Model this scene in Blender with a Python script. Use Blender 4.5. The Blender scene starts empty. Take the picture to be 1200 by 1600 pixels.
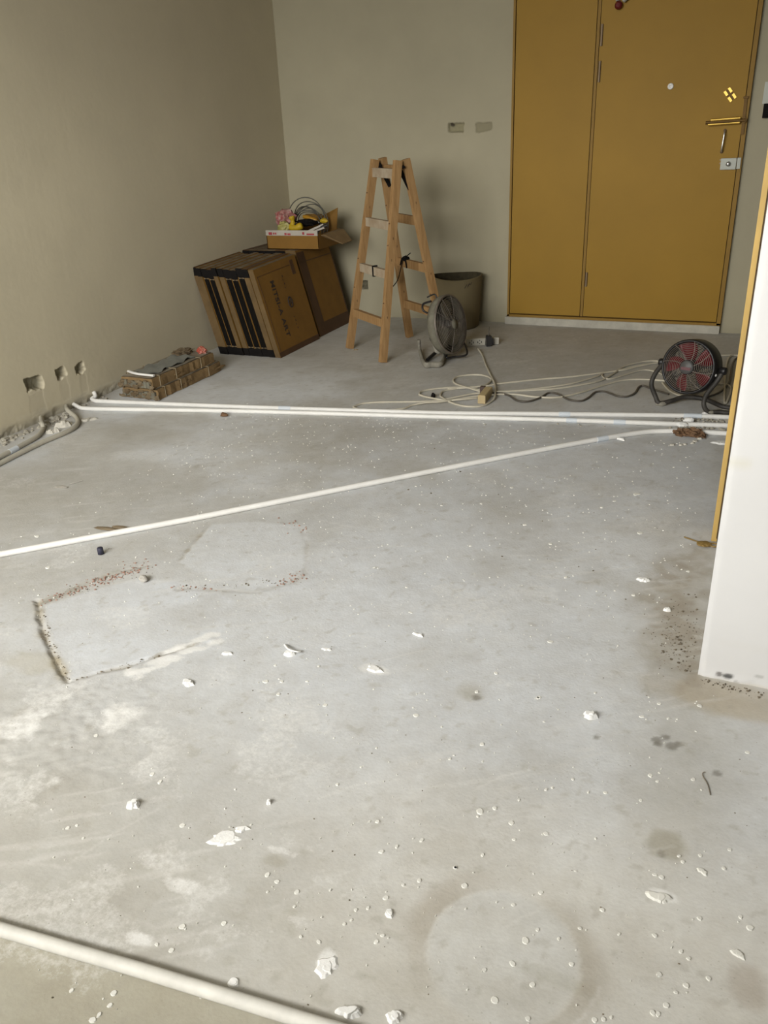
import bpy, math, random
import numpy as np
from mathutils import Vector, Matrix

# ------------------------------------------------------------------ camera, sky, exposure
H, F = 1.2, 1272.0                         # eye height (m), focal length in pixels of a 1200x1600 frame
R = np.array([[0.91640114, 0.13454872, -0.37696895],
              [0.39794994, -0.4073347, 0.82201842],
              [-0.04295101, -0.90331339, -0.42682564]])   # room axes seen from the lens (right, down, forward)
S = bpy.context.scene
COL = S.collection
cam_data = bpy.data.cameras.new('camera')
cam_data.sensor_fit = 'VERTICAL'; cam_data.sensor_height = 36.0; cam_data.sensor_width = 27.0
cam_data.lens = 36.0 * F / 1600.0
cam_data.clip_start = 0.02
camera = bpy.data.objects.new('camera', cam_data); COL.objects.link(camera)
cx, cy, cz = R @ np.array([1, 0, 0]), R @ np.array([0, -1, 0]), R @ np.array([0, 0, -1])
camera.matrix_world = Matrix(((cx[0], cy[0], cz[0], 0), (cx[1], cy[1], cz[1], 0), (cx[2], cy[2], cz[2], H), (0, 0, 0, 1)))
S.camera = camera

world = bpy.data.worlds.new('overcast_sky'); S.world = world
world.use_nodes = True
wn = world.node_tree.nodes; wl = world.node_tree.links
bg = wn['Background']
# overcast dome: brightest overhead, a third of that at the horizon, dull ground below
tcw = wn.new('ShaderNodeTexCoord'); sep = wn.new('ShaderNodeSeparateXYZ'); ramp = wn.new('ShaderNodeValToRGB')
mr = wn.new('ShaderNodeMapRange'); mr.inputs['From Min'].default_value = -1.0
wl.new(tcw.outputs['Generated'], sep.inputs['Vector']); wl.new(sep.outputs['Z'], mr.inputs['Value'])
wl.new(mr.outputs['Result'], ramp.inputs['Fac']); wl.new(ramp.outputs['Color'], bg.inputs['Color'])
ramp.color_ramp.elements[0].position = 0.0; ramp.color_ramp.elements[0].color = (0.10, 0.098, 0.09, 1)
ramp.color_ramp.elements[1].position = 1.0; ramp.color_ramp.elements[1].color = (1.0, 0.99, 0.965, 1)
for pos, v in ((0.485, 0.12), (0.51, 0.48)):
    e_ = ramp.color_ramp.elements.new(pos); e_.color = (v, v * 0.99, v * 0.965, 1)
bg.inputs['Strength'].default_value = 36.5

X_LEFT, Y_BACK, X_PIER, Y_PIER, Y_PIER_FAR = -3.017, 5.256, 0.006, 1.72, 2.50
X_RIGHT, Y_REAR, Z_CEIL = 2.3, -0.60, 2.75
WIN = (-2.80, -0.40, 0.98, 2.65)                # the balcony opening behind the viewer: x0, x1, z0, z1

OVERHANG = 1.1                               # depth of an unseen slab added to dim the near floor
portal = bpy.data.lights.new('balcony_daylight', 'AREA')     # sampling portal in the balcony opening (adds no light of its own)
portal.shape = 'RECTANGLE'; portal.size = WIN[1] - WIN[0]; portal.size_y = WIN[3] - WIN[2]
portal.cycles.is_portal = True
po = bpy.data.objects.new('balcony_daylight', portal); COL.objects.link(po)
po.location = ((WIN[0] + WIN[1]) / 2, Y_REAR - 0.12, (WIN[2] + WIN[3]) / 2)
po.rotation_euler = (math.radians(90), 0, 0)

S.view_settings.view_transform = 'Standard'; S.view_settings.look = 'None'
S.view_settings.gamma = 1.0; S.view_settings.use_curve_mapping = False
S.view_settings.exposure = 0.0
S.cycles.use_denoising = True
S.cycles.max_bounces = 10; S.cycles.diffuse_bounces = 6

random.seed(7); RNG = np.random.default_rng(7)

# ------------------------------------------------------------------ points on the room's planes
def ray(px, py): return R @ np.array([px - 600.0, py - 800.0, F])
def fl(px, py, z=0.0):
    d = ray(px, py); t = (z - H) / d[2]
    return Vector((d[0] * t, d[1] * t, z))
def onY(px, py, y=Y_BACK):
    d = ray(px, py); t = y / d[1]
    return Vector((d[0] * t, y, H + d[2] * t))
def onX(px, py, x=X_LEFT):
    d = ray(px, py); t = x / d[0]
    return Vector((x, d[1] * t, H + d[2] * t))

# ------------------------------------------------------------------ noise for painting and denting meshes
def _hash(ix, iy, seed):
    n = (ix * 374761393 + iy * 668265263 + seed * 974711) & 0x7fffffff
    n = ((n ^ (n >> 13)) * 1274126177) & 0x7fffffff
    return ((n ^ (n >> 16)) & 0xffff) / 65535.0
def vnoise(x, y, seed=0):
    xi = np.floor(x).astype(np.int64); yi = np.floor(y).astype(np.int64)
    fx = x - xi; fy = y - yi
    fx = fx * fx * (3 - 2 * fx); fy = fy * fy * (3 - 2 * fy)
    a = _hash(xi, yi, seed); b = _hash(xi + 1, yi, seed); c = _hash(xi, yi + 1, seed); d = _hash(xi + 1, yi + 1, seed)
    return (a * (1 - fx) + b * fx) * (1 - fy) + (c * (1 - fx) + d * fx) * fy
def fbm(x, y, scale, seed=0, octv=4):
    s = 0; a = 0.5; t = 0
    for k in range(octv):
        s = s + a * vnoise(x / scale, y / scale, seed + k * 17); t += a; a *= 0.5; scale = scale / 2.03
    return s / t
def sstep(e0, e1, v):
    t = np.clip((v - e0) / (e1 - e0), 0, 1); return t * t * (3 - 2 * t)
def poly_sd(x, y, pts):                      # signed distance to a polygon, negative inside
    d = np.full(x.shape, 1e9); inside = np.zeros(x.shape, bool); n = len(pts)
    for i in range(n):
        ax, ay = pts[i]; bx, by = pts[(i + 1) % n]
        ex, ey = bx - ax, by - ay
        t = np.clip(((x - ax) * ex + (y - ay) * ey) / (ex * ex + ey * ey + 1e-12), 0, 1)
        d = np.minimum(d, np.hypot(x - ax - t * ex, y - ay - t * ey))
        c = ((ay <= y) & (by > y)) | ((by <= y) & (ay > y))
        xi = ax + (y - ay) / (by - ay + 1e-12) * ex
        inside ^= c & (x < xi)
    return np.where(inside, -d, d)
def line_d(x, y, pts):
    d = np.full(x.shape, 1e9)
    for (ax, ay), (bx, by) in zip(pts[:-1], pts[1:]):
        ex, ey = bx - ax, by - ay
        t = np.clip(((x - ax) * ex + (y - ay) * ey) / (ex * ex + ey * ey + 1e-12), 0, 1)
        d = np.minimum(d, np.hypot(x - ax - t * ex, y - ay - t * ey))
    return d

# ------------------------------------------------------------------ materials
def mat(name, col, rough=0.6, metal=0.0, vary=0.12, scale=12.0, bump=0.0, bscale=60.0, attr=False, col2=None, stretch=None, spec=0.4, alpha=None, trans=0.0):
    m = bpy.data.materials.new(name); m.use_nodes = True
    nt = m.node_tree; N = nt.nodes; L = nt.links
    p = N['Principled BSDF']
    p.inputs['Roughness'].default_value = rough; p.inputs['Metallic'].default_value = metal
    p.inputs['Specular IOR Level'].default_value = spec
    tc = N.new('ShaderNodeTexCoord'); mp = N.new('ShaderNodeMapping')
    L.new(tc.outputs['Object'], mp.inputs['Vector'])
    if stretch: mp.inputs['Scale'].default_value = stretch
    nz = N.new('ShaderNodeTexNoise'); nz.inputs['Scale'].default_value = scale; nz.inputs['Detail'].default_value = 6
    nz.inputs['Roughness'].default_value = 0.62
    L.new(mp.outputs['Vector'], nz.inputs['Vector'])
    rp = N.new('ShaderNodeValToRGB')
    rp.color_ramp.elements[0].position = 0.3; rp.color_ramp.elements[1].position = 0.7
    if col2 is None:
        lo = [max(0, c * (1 - vary)) for c in col]; hi = [min(1, c * (1 + vary)) for c in col]
    else: lo, hi = col, col2
    rp.color_ramp.elements[0].color = (*lo, 1); rp.color_ramp.elements[1].color = (*hi, 1)
    L.new(nz.outputs['Fac'], rp.inputs['Fac'])
    out = rp.outputs['Color']
    if attr:
        at = N.new('ShaderNodeAttribute'); at.attribute_name = 'paint'
        mx = N.new('ShaderNodeMix'); mx.data_type = 'RGBA'; mx.blend_type = 'MULTIPLY'; mx.inputs['Factor'].default_value = 1.0
        L.new(out, mx.inputs['A']); L.new(at.outputs['Color'], mx.inputs['B'])
        out = mx.outputs['Result']
    if name == 'bare_concrete':              # white plaster rubbed into the surface: the mesh says where, fine noise breaks it up
        fz = N.new('ShaderNodeTexNoise'); fz.inputs['Scale'].default_value = 64; fz.inputs['Detail'].default_value = 9; fz.inputs['Roughness'].default_value = 0.78
        L.new(mp.outputs['Vector'], fz.inputs['Vector'])
        sb = N.new('ShaderNodeMath'); sb.operation = 'SUBTRACT'; L.new(at.outputs['Alpha'], sb.inputs[0]); L.new(fz.outputs['Fac'], sb.inputs[1])
        ml = N.new('ShaderNodeMapRange'); ml.inputs['From Min'].default_value = -0.12; ml.inputs['From Max'].default_value = 0.24; ml.inputs['To Max'].default_value = 0.80
        L.new(sb.outputs[0], ml.inputs['Value'])
        wx = N.new('ShaderNodeMix'); wx.data_type = 'RGBA'; wx.inputs['B'].default_value = (0.72, 0.715, 0.69, 1)
        g1 = N.new('ShaderNodeTexNoise'); g1.inputs['Scale'].default_value = 9; g1.inputs['Detail'].default_value = 10; g1.inputs['Roughness'].default_value = 0.75
        L.new(mp.outputs['Vector'], g1.inputs['Vector'])
        gr = N.new('ShaderNodeValToRGB'); gr.color_ramp.elements[0].position = 0.36; gr.color_ramp.elements[1].position = 0.64
        gr.color_ramp.elements[0].color = (0.93, 0.915, 0.89, 1); gr.color_ramp.elements[1].color = (1.05, 1.055, 1.06, 1)
        L.new(g1.outputs['Fac'], gr.inputs['Fac'])
        gm = N.new('ShaderNodeMix'); gm.data_type = 'RGBA'; gm.blend_type = 'MULTIPLY'; gm.inputs['Factor'].default_value = 1.0
        L.new(out, gm.inputs['A']); L.new(gr.outputs['Color'], gm.inputs['B']); out = gm.outputs['Result']
        vo = N.new('ShaderNodeTexVoronoi'); vo.inputs['Scale'].default_value = 60; L.new(mp.outputs['Vector'], vo.inputs['Vector'])
        vr = N.new('ShaderNodeMapRange'); vr.inputs['From Min'].default_value = 0.05; vr.inputs['From Max'].default_value = 0.12; vr.inputs['To Min'].default_value = 0.42; vr.inputs['To Max'].default_value = 0.0
        L.new(vo.outputs['Distance'], vr.inputs['Value'])
        vm = N.new('ShaderNodeMix'); vm.data_type = 'RGBA'; vm.inputs['B'].default_value = (0.28, 0.26, 0.21, 1)
        L.new(vr.outputs['Result'], vm.inputs['Factor']); L.new(out, vm.inputs['A']); out = vm.outputs['Result']
        L.new(ml.outputs['Result'], wx.inputs['Factor']); L.new(out, wx.inputs['A']); out = wx.outputs['Result']
    L.new(out, p.inputs['Base Color'])
    if bump:
        bz = N.new('ShaderNodeTexNoise'); bz.inputs['Scale'].default_value = bscale; bz.inputs['Detail'].default_value = 5
        L.new(mp.outputs['Vector'], bz.inputs['Vector'])
        bp = N.new('ShaderNodeBump'); bp.inputs['Strength'].default_value = bump; bp.inputs['Distance'].default_value = 0.004
        L.new(bz.outputs['Fac'], bp.inputs['Height']); L.new(bp.outputs['Normal'], p.inputs['Normal'])
    if trans: p.inputs['Transmission Weight'].default_value = trans
    if alpha is not None: p.inputs['Alpha'].default_value = alpha
    return m

M = {}
M['wall'] = mat('grey_plaster', (0.93, 0.93, 0.93), 0.85, vary=0.05, scale=2.2, bump=0.18, bscale=34, attr=True, spec=0.2)
M['floor'] = mat('bare_concrete', (0.95, 0.95, 0.95), 0.62, vary=0.035, scale=55, bump=0.16, bscale=150, attr=True, spec=0.3)
M['pier'] = mat('white_plaster', (0.93, 0.93, 0.93), 0.8, vary=0.02, scale=4, bump=0.12, bscale=30, attr=True, spec=0.2)
M['ceil'] = mat('ceiling_plaster', (0.45, 0.43, 0.38), 0.9, vary=0.04, scale=3)
M['door'] = mat('ochre_door_film', (0.285, 0.162, 0.016), 0.58, vary=0.05, scale=3.0, bump=0.04, bscale=20, spec=0.25)
M['door_edge'] = mat('ochre_door_frame', (0.235, 0.132, 0.016), 0.65, vary=0.06, scale=6)
M['gap'] = mat('dark_joint', (0.05, 0.03, 0.012), 0.9)
M['trim'] = mat('raw_yellow_trim', (0.43, 0.285, 0.085), 0.6, vary=0.14, scale=14, stretch=(1, 1, .3))
M['cement'] = mat('white_cement', (0.40, 0.38, 0.32), 0.9, vary=0.14, scale=16, bump=0.3, bscale=60)
M['brass'] = mat('polished_brass', (0.62, 0.41, 0.09), 0.42, 0.75, vary=0.06, scale=30)
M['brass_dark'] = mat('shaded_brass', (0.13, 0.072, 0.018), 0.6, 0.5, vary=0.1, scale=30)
M['steel'] = mat('satin_steel', (0.62, 0.62, 0.60), 0.3, 0.9, vary=0.05)
M['plate'] = mat('grey_lock_plate', (0.40, 0.41, 0.36), 0.55, 0.1, vary=0.05)
M['hinge'] = mat('bronze_hinge', (0.22, 0.16, 0.10), 0.5, 0.5, vary=0.1)
M['white_plastic'] = mat('white_plastic', (0.74, 0.73, 0.69), 0.45, vary=0.04)
M['pipe'] = mat('white_conduit', (0.70, 0.69, 0.655), 0.5, vary=0.06, scale=9, spec=0.45)
M['pipe_dusty'] = mat('dusty_conduit', (0.42, 0.395, 0.325), 0.75, vary=0.16, scale=11)
M['tape'] = mat('pale_blue_tape', (0.56, 0.60, 0.635), 0.5, vary=0.06)
M['pine'] = mat('pine_wood', (0.235, 0.130, 0.047), 0.7, col2=(0.36, 0.22, 0.095), scale=9, stretch=(7, 7, .7), bump=0.1, bscale=40)
M['pine_dusty'] = mat('dusty_pine', (0.29, 0.215, 0.135), 0.85, col2=(0.42, 0.355, 0.26), scale=12)
M['knot'] = mat('wood_knot', (0.10, 0.05, 0.02), 0.7)
M['card'] = mat('brown_cardboard', (0.19, 0.095, 0.014), 0.8, vary=0.13, scale=8, bump=0.08, bscale=40)
M['dust_sheet'] = mat('dusty_top_sheet', (0.30, 0.265, 0.205), 0.9, col2=(0.17, 0.135, 0.09), scale=14)
M['card_end'] = mat('shaded_cardboard', (0.115, 0.072, 0.028), 0.9, vary=0.22, scale=10)  # darker copy: shade put into the colour of ends facing the window
M['card_tan'] = mat('tan_cardboard', (0.20, 0.130, 0.058), 0.9, vary=0.18, scale=10, bump=0.1)  # tan of its own, for the package wrapping and one box flap
M['card_dusty'] = mat('dusty_cardboard', (0.20, 0.155, 0.095), 0.9, col2=(0.09, 0.06, 0.03), scale=18)
M['card_dark'] = mat('dark_tape', (0.075, 0.036, 0.014), 0.6, vary=0.2, scale=14)
M['ink'] = mat('black_ink', (0.035, 0.024, 0.018), 0.7)
M['black'] = mat('black_rubber', (0.006, 0.005, 0.0045), 0.8, vary=0.3, scale=20, spec=0.15)
M['black_tile'] = mat('black_slate', (0.006, 0.005, 0.004), 0.85, vary=0.5, scale=30, stretch=(3, 1, .3), spec=0.1)
M['black_plastic'] = mat('black_plastic', (0.011, 0.010, 0.010), 0.45, vary=0.2, spec=0.5)
M['dusty_black'] = mat('dusty_black_tube', (0.016, 0.014, 0.012), 0.6, col2=(0.06, 0.054, 0.045), scale=14)
M['red'] = mat('red_plastic', (0.135, 0.008, 0.014), 0.4, vary=0.12)
M['red_dark'] = mat('dark_red_rubber', (0.11, 0.008, 0.008), 0.45)
M['wire'] = mat('grey_wire', (0.085, 0.082, 0.068), 0.5, 0.4, vary=0.1)
M['grill'] = mat('dusty_grill_wire', (0.17, 0.145, 0.12), 0.5, 0.3, vary=0.3, scale=30)
M['fan_grey'] = mat('dusty_grey_plastic', (0.19, 0.18, 0.135), 0.8, col2=(0.10, 0.09, 0.065), scale=16)
M['fan_blade'] = mat('dusty_fan_blade', (0.20, 0.185, 0.14), 0.65, vary=0.12)
M['fan_stand'] = mat('grey_stand_plastic', (0.30, 0.285, 0.235), 0.8, col2=(0.18, 0.165, 0.13), scale=26)
M['tub'] = mat('grey_felt_rubber', (0.150, 0.120, 0.062), 0.85, vary=0.07, scale=6, bump=0.06)
M['tub_in'] = mat('dark_tub_inside', (0.055, 0.045, 0.024), 0.95, vary=0.4, scale=26, bump=0.3)  # darker, rougher version of the tub colour for its inside
M['cable'] = mat('cream_cable', (0.47, 0.435, 0.345), 0.5, vary=0.08)
M['cable_dark'] = mat('dark_grey_cable', (0.085, 0.075, 0.06), 0.5, vary=0.1)
M['cream'] = mat('cream_socket', (0.42, 0.33, 0.18), 0.5, vary=0.08)
M['strip'] = mat('white_power_strip', (0.40, 0.38, 0.32), 0.6, vary=0.06)
M['yellow'] = mat('yellow_plastic', (0.40, 0.27, 0.008), 0.55, vary=0.12, scale=30)
M['orange'] = mat('orange_plastic', (0.32, 0.16, 0.008), 0.45, vary=0.1)
M['bag'] = mat('red_white_bag', (0.36, 0.27, 0.23), 0.5, col2=(0.27, 0.03, 0.035), scale=46)
M['bag_green'] = mat('yellow_green_bag', (0.42, 0.35, 0.13), 0.5, col2=(0.20, 0.21, 0.05), scale=20)
M['print_white'] = mat('white_label_film', (0.38, 0.345, 0.29), 0.6, vary=0.1)
M['print_red'] = mat('red_print', (0.30, 0.04, 0.05), 0.7)
M['plaster'] = mat('plaster_chip', (0.74, 0.735, 0.71), 0.85, vary=0.06, scale=60, bump=0.3, bscale=150)
M['dull_plaster'] = mat('dull_plaster_lump', (0.50, 0.475, 0.41), 0.9, vary=0.12, scale=50, bump=0.3)
M['spatter'] = mat('paint_spatter', (0.66, 0.65, 0.60), 0.8, vary=0.08, scale=30)
M['rubble'] = mat('mortar_rubble', (0.25, 0.225, 0.175), 0.95, col2=(0.42, 0.40, 0.34), scale=40)
M['grit'] = mat('dark_grit', (0.14, 0.115, 0.08), 0.95, vary=0.6, scale=50)
M['stone'] = mat('grey_stone', (0.40, 0.38, 0.34), 0.9, vary=0.15, scale=60)
M['brick'] = mat('brick_crumbs', (0.32, 0.20, 0.155), 0.95, vary=0.25, scale=60)
M['paper'] = mat('crumpled_brown_paper', (0.20, 0.115, 0.06), 0.8, col2=(0.085, 0.045, 0.022), scale=40)
M['olive'] = mat('olive_brown_tag', (0.20, 0.13, 0.04), 0.5, vary=0.2, scale=40)
M['navy'] = mat('navy_cap', (0.030, 0.030, 0.050), 0.6)
M['grey_strip'] = mat('grey_plastic_film', (0.22, 0.225, 0.205), 0.4, vary=0.16, scale=10)
M['straw'] = mat('translucent_strap', (0.27, 0.215, 0.13), 0.5)

# ------------------------------------------------------------------ mesh builder
class MB:
    def __init__(s): s.v = []; s.f = []; s.sm = []
    def add(s, vs, fs, smooth=False):
        o = len(s.v); s.v += [tuple(v) for v in vs]
        for f in fs: s.f.append(tuple(i + o for i in f)); s.sm.append(smooth)
    def box(s, c, d, rot=None, taper=0.0):
        hx, hy, hz = d[0] / 2, d[1] / 2, d[2] / 2; b = min(hx, hy, hz, 0.02) * 0.16
        vs = []
        for z, k in ((-hz, 1), (-hz + b, 0), (hz - b, 0), (hz, 1)):
            for sx, sy in ((-1, -1), (1, -1), (1, 1), (-1, 1)):
                t = 1 - taper * (z + hz) / (2 * hz)
                vs.append(Vector((sx * (hx - (b if k else 0)) * t, sy * (hy - (b if k else 0)) * t, z)))
        m = rot.to_4x4() if rot is not None else Matrix()
        vs = [m @ v + Vector(c) for v in vs]
        fs = [(3, 2, 1, 0), (12, 13, 14, 15)]
        for k in range(3):
            for i in range(4):
                j = (i + 1) % 4
                fs.append((k * 4 + i, k * 4 + j, k * 4 + 4 + j, k * 4 + 4 + i))
        s.add(vs, fs)
    def beam(s, a, b, u, w, h, w2=None, h2=None):   # bar from a to b, cross-section w along u, h across
        a, b, u = Vector(a), Vector(b), Vector(u); t = (b - a).normalized()
        u = (u - t * u.dot(t)).normalized(); v = t.cross(u)
        vs = []
        for p, ww, hh in ((a, w, h), (b, w2 or w, h2 or h)):
            for sx, sy in ((-1, -1), (1, -1), (1, 1), (-1, 1)): vs.append(p + u * sx * ww / 2 + v * sy * hh / 2)
        s.add(vs, [(3, 2, 1, 0), (4, 5, 6, 7), (0, 1, 5, 4), (1, 2, 6, 5), (2, 3, 7, 6), (3, 0, 4, 7)])
    def tube(s, pts, r, n=8, closed=False, flat=None):
        pts = [Vector(p) for p in pts]; k = len(pts)
        rs = r if isinstance(r, (list, tuple)) else [r] * k
        tg = []
        for i in range(k):
            a = pts[(i - 1) % k] if (closed or i > 0) else pts[i]
            b = pts[(i + 1) % k] if (closed or i < k - 1) else pts[i]
            tg.append((b - a).normalized())
        ref = Vector((0, 0, 1)) if abs(tg[0].z) < 0.9 else Vector((1, 0, 0))
        u = (ref - tg[0] * ref.dot(tg[0])).normalized(); vs = []
        for i in range(k):
            u = (u - tg[i] * u.dot(tg[i])).normalized(); w = tg[i].cross(u)
            for q in range(n):
                a = 2 * math.pi * q / n
                vs.append(pts[i] + (u * math.cos(a) * (flat or 1.0) + w * math.sin(a)) * rs[i])
        fs = []
        for i in range(k if closed else k - 1):
            j = (i + 1) % k
            for q in range(n):
                p = (q + 1) % n
                fs.append((i * n + q, i * n + p, j * n + p, j * n + q))
        s.add(vs, fs, True)
        if not closed: s.add([vs[q] for q in range(n)][::-1] , [tuple(range(n))]); s.add([vs[(k - 1) * n + q] for q in range(n)], [tuple(range(n))])
    def lathe(s, prof, mtx=None, n=32, smooth=True, closed=False):
        mtx = mtx or Matrix(); vs = []
        for r, z in prof:
            for q in range(n):
                a = 2 * math.pi * q / n; vs.append(mtx @ Vector((r * math.cos(a), r * math.sin(a), z)))
        fs = []; k = len(prof)
        for i in range(k if closed else k - 1):
            j = (i + 1) % k
            for q in range(n):
                p = (q + 1) % n; fs.append((i * n + q, i * n + p, j * n + p, j * n + q))
        s.add(vs, fs, smooth)
    def prism(s, pts, axis_a, axis_b, org, nrm, depth):  # outline in the plane (a,b) at org, extruded along nrm
        A, B, O, Nn = Vector(axis_a), Vector(axis_b), Vector(org), Vector(nrm)
        k = len(pts)
        vs = [O + A * p[0] + B * p[1] for p in pts] + [O + A * p[0] + B * p[1] + Nn * depth for p in pts]
        fs = [tuple(range(k))[::-1], tuple(range(k, 2 * k))] + [(i, (i + 1) % k, k + (i + 1) % k, k + i) for i in range(k)]
        s.add(vs, fs)
    def blob(s, c, rad, seed=0, sub=2, amp=0.25, freq=2.2, flatbottom=None, rot=0.0):
        import bmesh
        bm = bmesh.new(); bmesh.ops.create_icosphere(bm, subdivisions=sub, radius=1)
        from mathutils import noise
        vs = []; cr, sr = math.cos(rot), math.sin(rot)
        for v in bm.verts:
            q = v.co * (1 + amp * noise.noise(v.co * freq + Vector((seed * 7.3, seed * 3.1, seed)))
                        + amp * .5 * noise.noise(v.co * freq * 2.3 + Vector((seed * 1.3, 5, seed))))
            x, y, z = q.x * rad[0], q.y * rad[1], q.z * rad[2]
            z += c[2]
            if flatbottom is not None and z < flatbottom: z = flatbottom
            vs.append((x * cr - y * sr + c[0], x * sr + y * cr + c[1], z))
        s.add(vs, [tuple(v.index for v in f.verts) for f in bm.faces], False); bm.free()
    def flake(s, x, y, r, h=0.0012, n=9, seed=0, asp=1.0, rot=0.0, z=0.0, jag=0.22):   # thin irregular dab lying on the floor
        rr = random.Random(seed); cr, sr = math.cos(rot), math.sin(rot); vs = [(x, y, z + h)]
        ph = [rr.uniform(0, 6.28) for _ in range(4)]
        for q in range(n):
            a = 2 * math.pi * q / n
            vs.append(1 + jag * .62 * (.55 * math.sin(2 * a + ph[0]) + .45 * math.sin(3 * a + ph[1]) + .35 * math.sin(5 * a + ph[2]) + .25 * math.sin(7 * a + ph[3])))
        out = [vs[0]]
        for ring, (k, zz) in enumerate(((0.72, h), (1.0, -0.002))):
            for q in range(n):
                a = 2 * math.pi * q / n; rad = r * vs[1 + q] * k
                px, py = rad * math.cos(a), rad * math.sin(a) * asp
                out.append((x + px * cr - py * sr, y + px * sr + py * cr, z + zz))
        fs = [(0, 1 + q, 1 + (q + 1) % n) for q in range(n)]
        fs += [(1 + q, 1 + n + q, 1 + n + (q + 1) % n, 1 + (q + 1) % n) for q in range(n)]
        s.add(out, fs)
    def mesh(s, name, m):
        me = bpy.data.meshes.new(name); me.from_pydata(s.v, [], s.f); me.update()
        me.polygons.foreach_set('use_smooth', s.sm); me.materials.append(m)
        return me
    def build(s, name, m, parent=None):
        o = bpy.data.objects.new(name, s.mesh(name, m)); COL.objects.link(o)
        if parent is not None:
            o.parent = parent; o.matrix_parent_inverse = Matrix.Translation(-Vector(parent.location))
        return o
def curve(pts, n=8, closed=False):           # Catmull-Rom
    pts = [Vector(p) for p in pts]; out = []; k = len(pts)
    for i in range(k if closed else k - 1):
        p0 = pts[(i - 1) % k] if closed or i > 0 else pts[0]
        p1 = pts[i]; p2 = pts[(i + 1) % k]; p3 = pts[(i + 2) % k] if closed or i + 2 < k else pts[-1]
        for j in range(n):
            t = j / n
            out.append(0.5 * ((2 * p1) + (p2 - p0) * t + (2 * p0 - 5 * p1 + 4 * p2 - p3) * t * t + (3 * p1 - p0 - 3 * p2 + p3) * t ** 3))
    if not closed: out.append(pts[-1])
    return out
def tag(o, label=None, cat=None, group=None, kind=None):
    if label: o['label'] = label
    if cat: o['category'] = cat
    if group: o['group'] = group
    if kind: o['kind'] = kind
    return o
def thing(name, loc, label, cat, group=None):
    o = bpy.data.objects.new(name, None); COL.objects.link(o); o.location = loc; o.empty_display_size = 0.05
    return tag(o, label, cat, group)
def field(name, us, vs, disp, color, place, m, kind='structure'):   # surface over a grid: disp pushes along the normal
    U, V = np.meshgrid(us, vs, indexing='ij'); D = disp(U, V); C = color(U, V)
    P = place(U, V, D).reshape(-1, 3); nu, nv = len(us), len(vs)
    idx = np.arange(nu * nv).reshape(nu, nv)
    q = np.stack([idx[:-1, :-1], idx[1:, :-1], idx[1:, 1:], idx[:-1, 1:]], -1).reshape(-1, 4)
    me = bpy.data.meshes.new(name)
    me.vertices.add(len(P)); me.vertices.foreach_set('co', P.astype(np.float32).ravel())
    me.loops.add(q.size); me.loops.foreach_set('vertex_index', q.astype(np.int32).ravel())
    me.polygons.add(len(q)); me.polygons.foreach_set('loop_start', np.arange(0, q.size, 4, dtype=np.int32))
    me.update(calc_edges=True)
    a = me.color_attributes.new('paint', 'FLOAT_COLOR', 'POINT')
    cc = np.ones((len(P), 4), np.float32); k_ = C.shape[-1]; cc[:, :k_] = C.reshape(-1, k_)
    a.data.foreach_set('color', cc.ravel())
    me.polygons.foreach_set('use_smooth', np.ones(len(q), bool))
    me.materials.append(m)
    o = bpy.data.objects.new(name, me); COL.objects.link(o); o['kind'] = kind
    return o
def steps(*spans):                            # (start, stop, step) spans glued into one coordinate list
    out = []
    for a, b, h in spans: out.append(np.arange(a, b - h * 0.4, h))
    out.append(np.array([spans[-1][1]])); return np.concatenate(out)
def mixc(c, col, w): return c * (1 - w[..., None]) + np.array(col) * w[..., None]
def px_poly(pts): return [(p.x, p.y) for p in (fl(*q) for q in pts)]

# ------------------------------------------------------------------ the floor
PATCH_A = px_poly([(66, 946), (140, 922), (215, 902), (300, 912), (372, 938), (345, 988), (270, 1020), (190, 1043), (108, 1066), (84, 1010)])
PATCH_B = px_poly([(329, 818), (400, 815), (482, 821), (480, 880), (476, 908), (430, 918), (340, 912), (276, 880)])
GROOVE_L = px_poly([(58, 938), (62, 965), (72, 1000), (88, 1035), (106, 1066)])
GROOVE_B = px_poly([(108, 1066), (150, 1052), (200, 1040), (250, 1023), (300, 1008)])
GROOVE_T = px_poly([(58, 944), (100, 928), (150, 905), (195, 892), (230, 884)])
GROOVE_C = px_poly([(328, 820), (305, 846), (278, 878)])
GROOVE_D = px_poly([(276, 920), (340, 922), (400, 926), (450, 912), (476, 900), (480, 850), (470, 826)])
SMEAR = px_poly([(215, 1050), (250, 1032), (300, 1012), (330, 1000)])
RING_C = fl(785, 1492)
def fxy(U, V): return U, V
def floor_disp(x, y):
    d = 0.0010 * (fbm(x, y, 0.25, 3) - 0.5) + 0.0007 * (fbm(x, y, 0.03, 5, 3) - 0.5)
    w = 0.014 * (fbm(x, y, 0.028, 8, 5) - 0.5)
    for g, wid, dep in ((GROOVE_L, 0.0055, 0.008), (GROOVE_B, 0.0045, 0.005), (GROOVE_T, 0.008, 0.0015), (GROOVE_C, 0.003, 0.002), (GROOVE_D, 0.004, 0.001)):
        d -= dep * (1 - sstep(wid * 0.4, wid * 1.5, line_d(x, y, g) + w))
    rough = np.exp(-(((x + 1.30) / 0.28) ** 2 + ((y - 1.02) / 0.20) ** 2))
    d += rough * 0.006 * (fbm(x, y, 0.018, 21, 3) - 0.35)
    d += 0.004 * (1 - sstep(0.004, 0.022, line_d(x, y, SMEAR) + 2 * w)) * fbm(x, y, 0.012, 31, 3)
    return np.clip(d, -0.02, 0.006)
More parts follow.
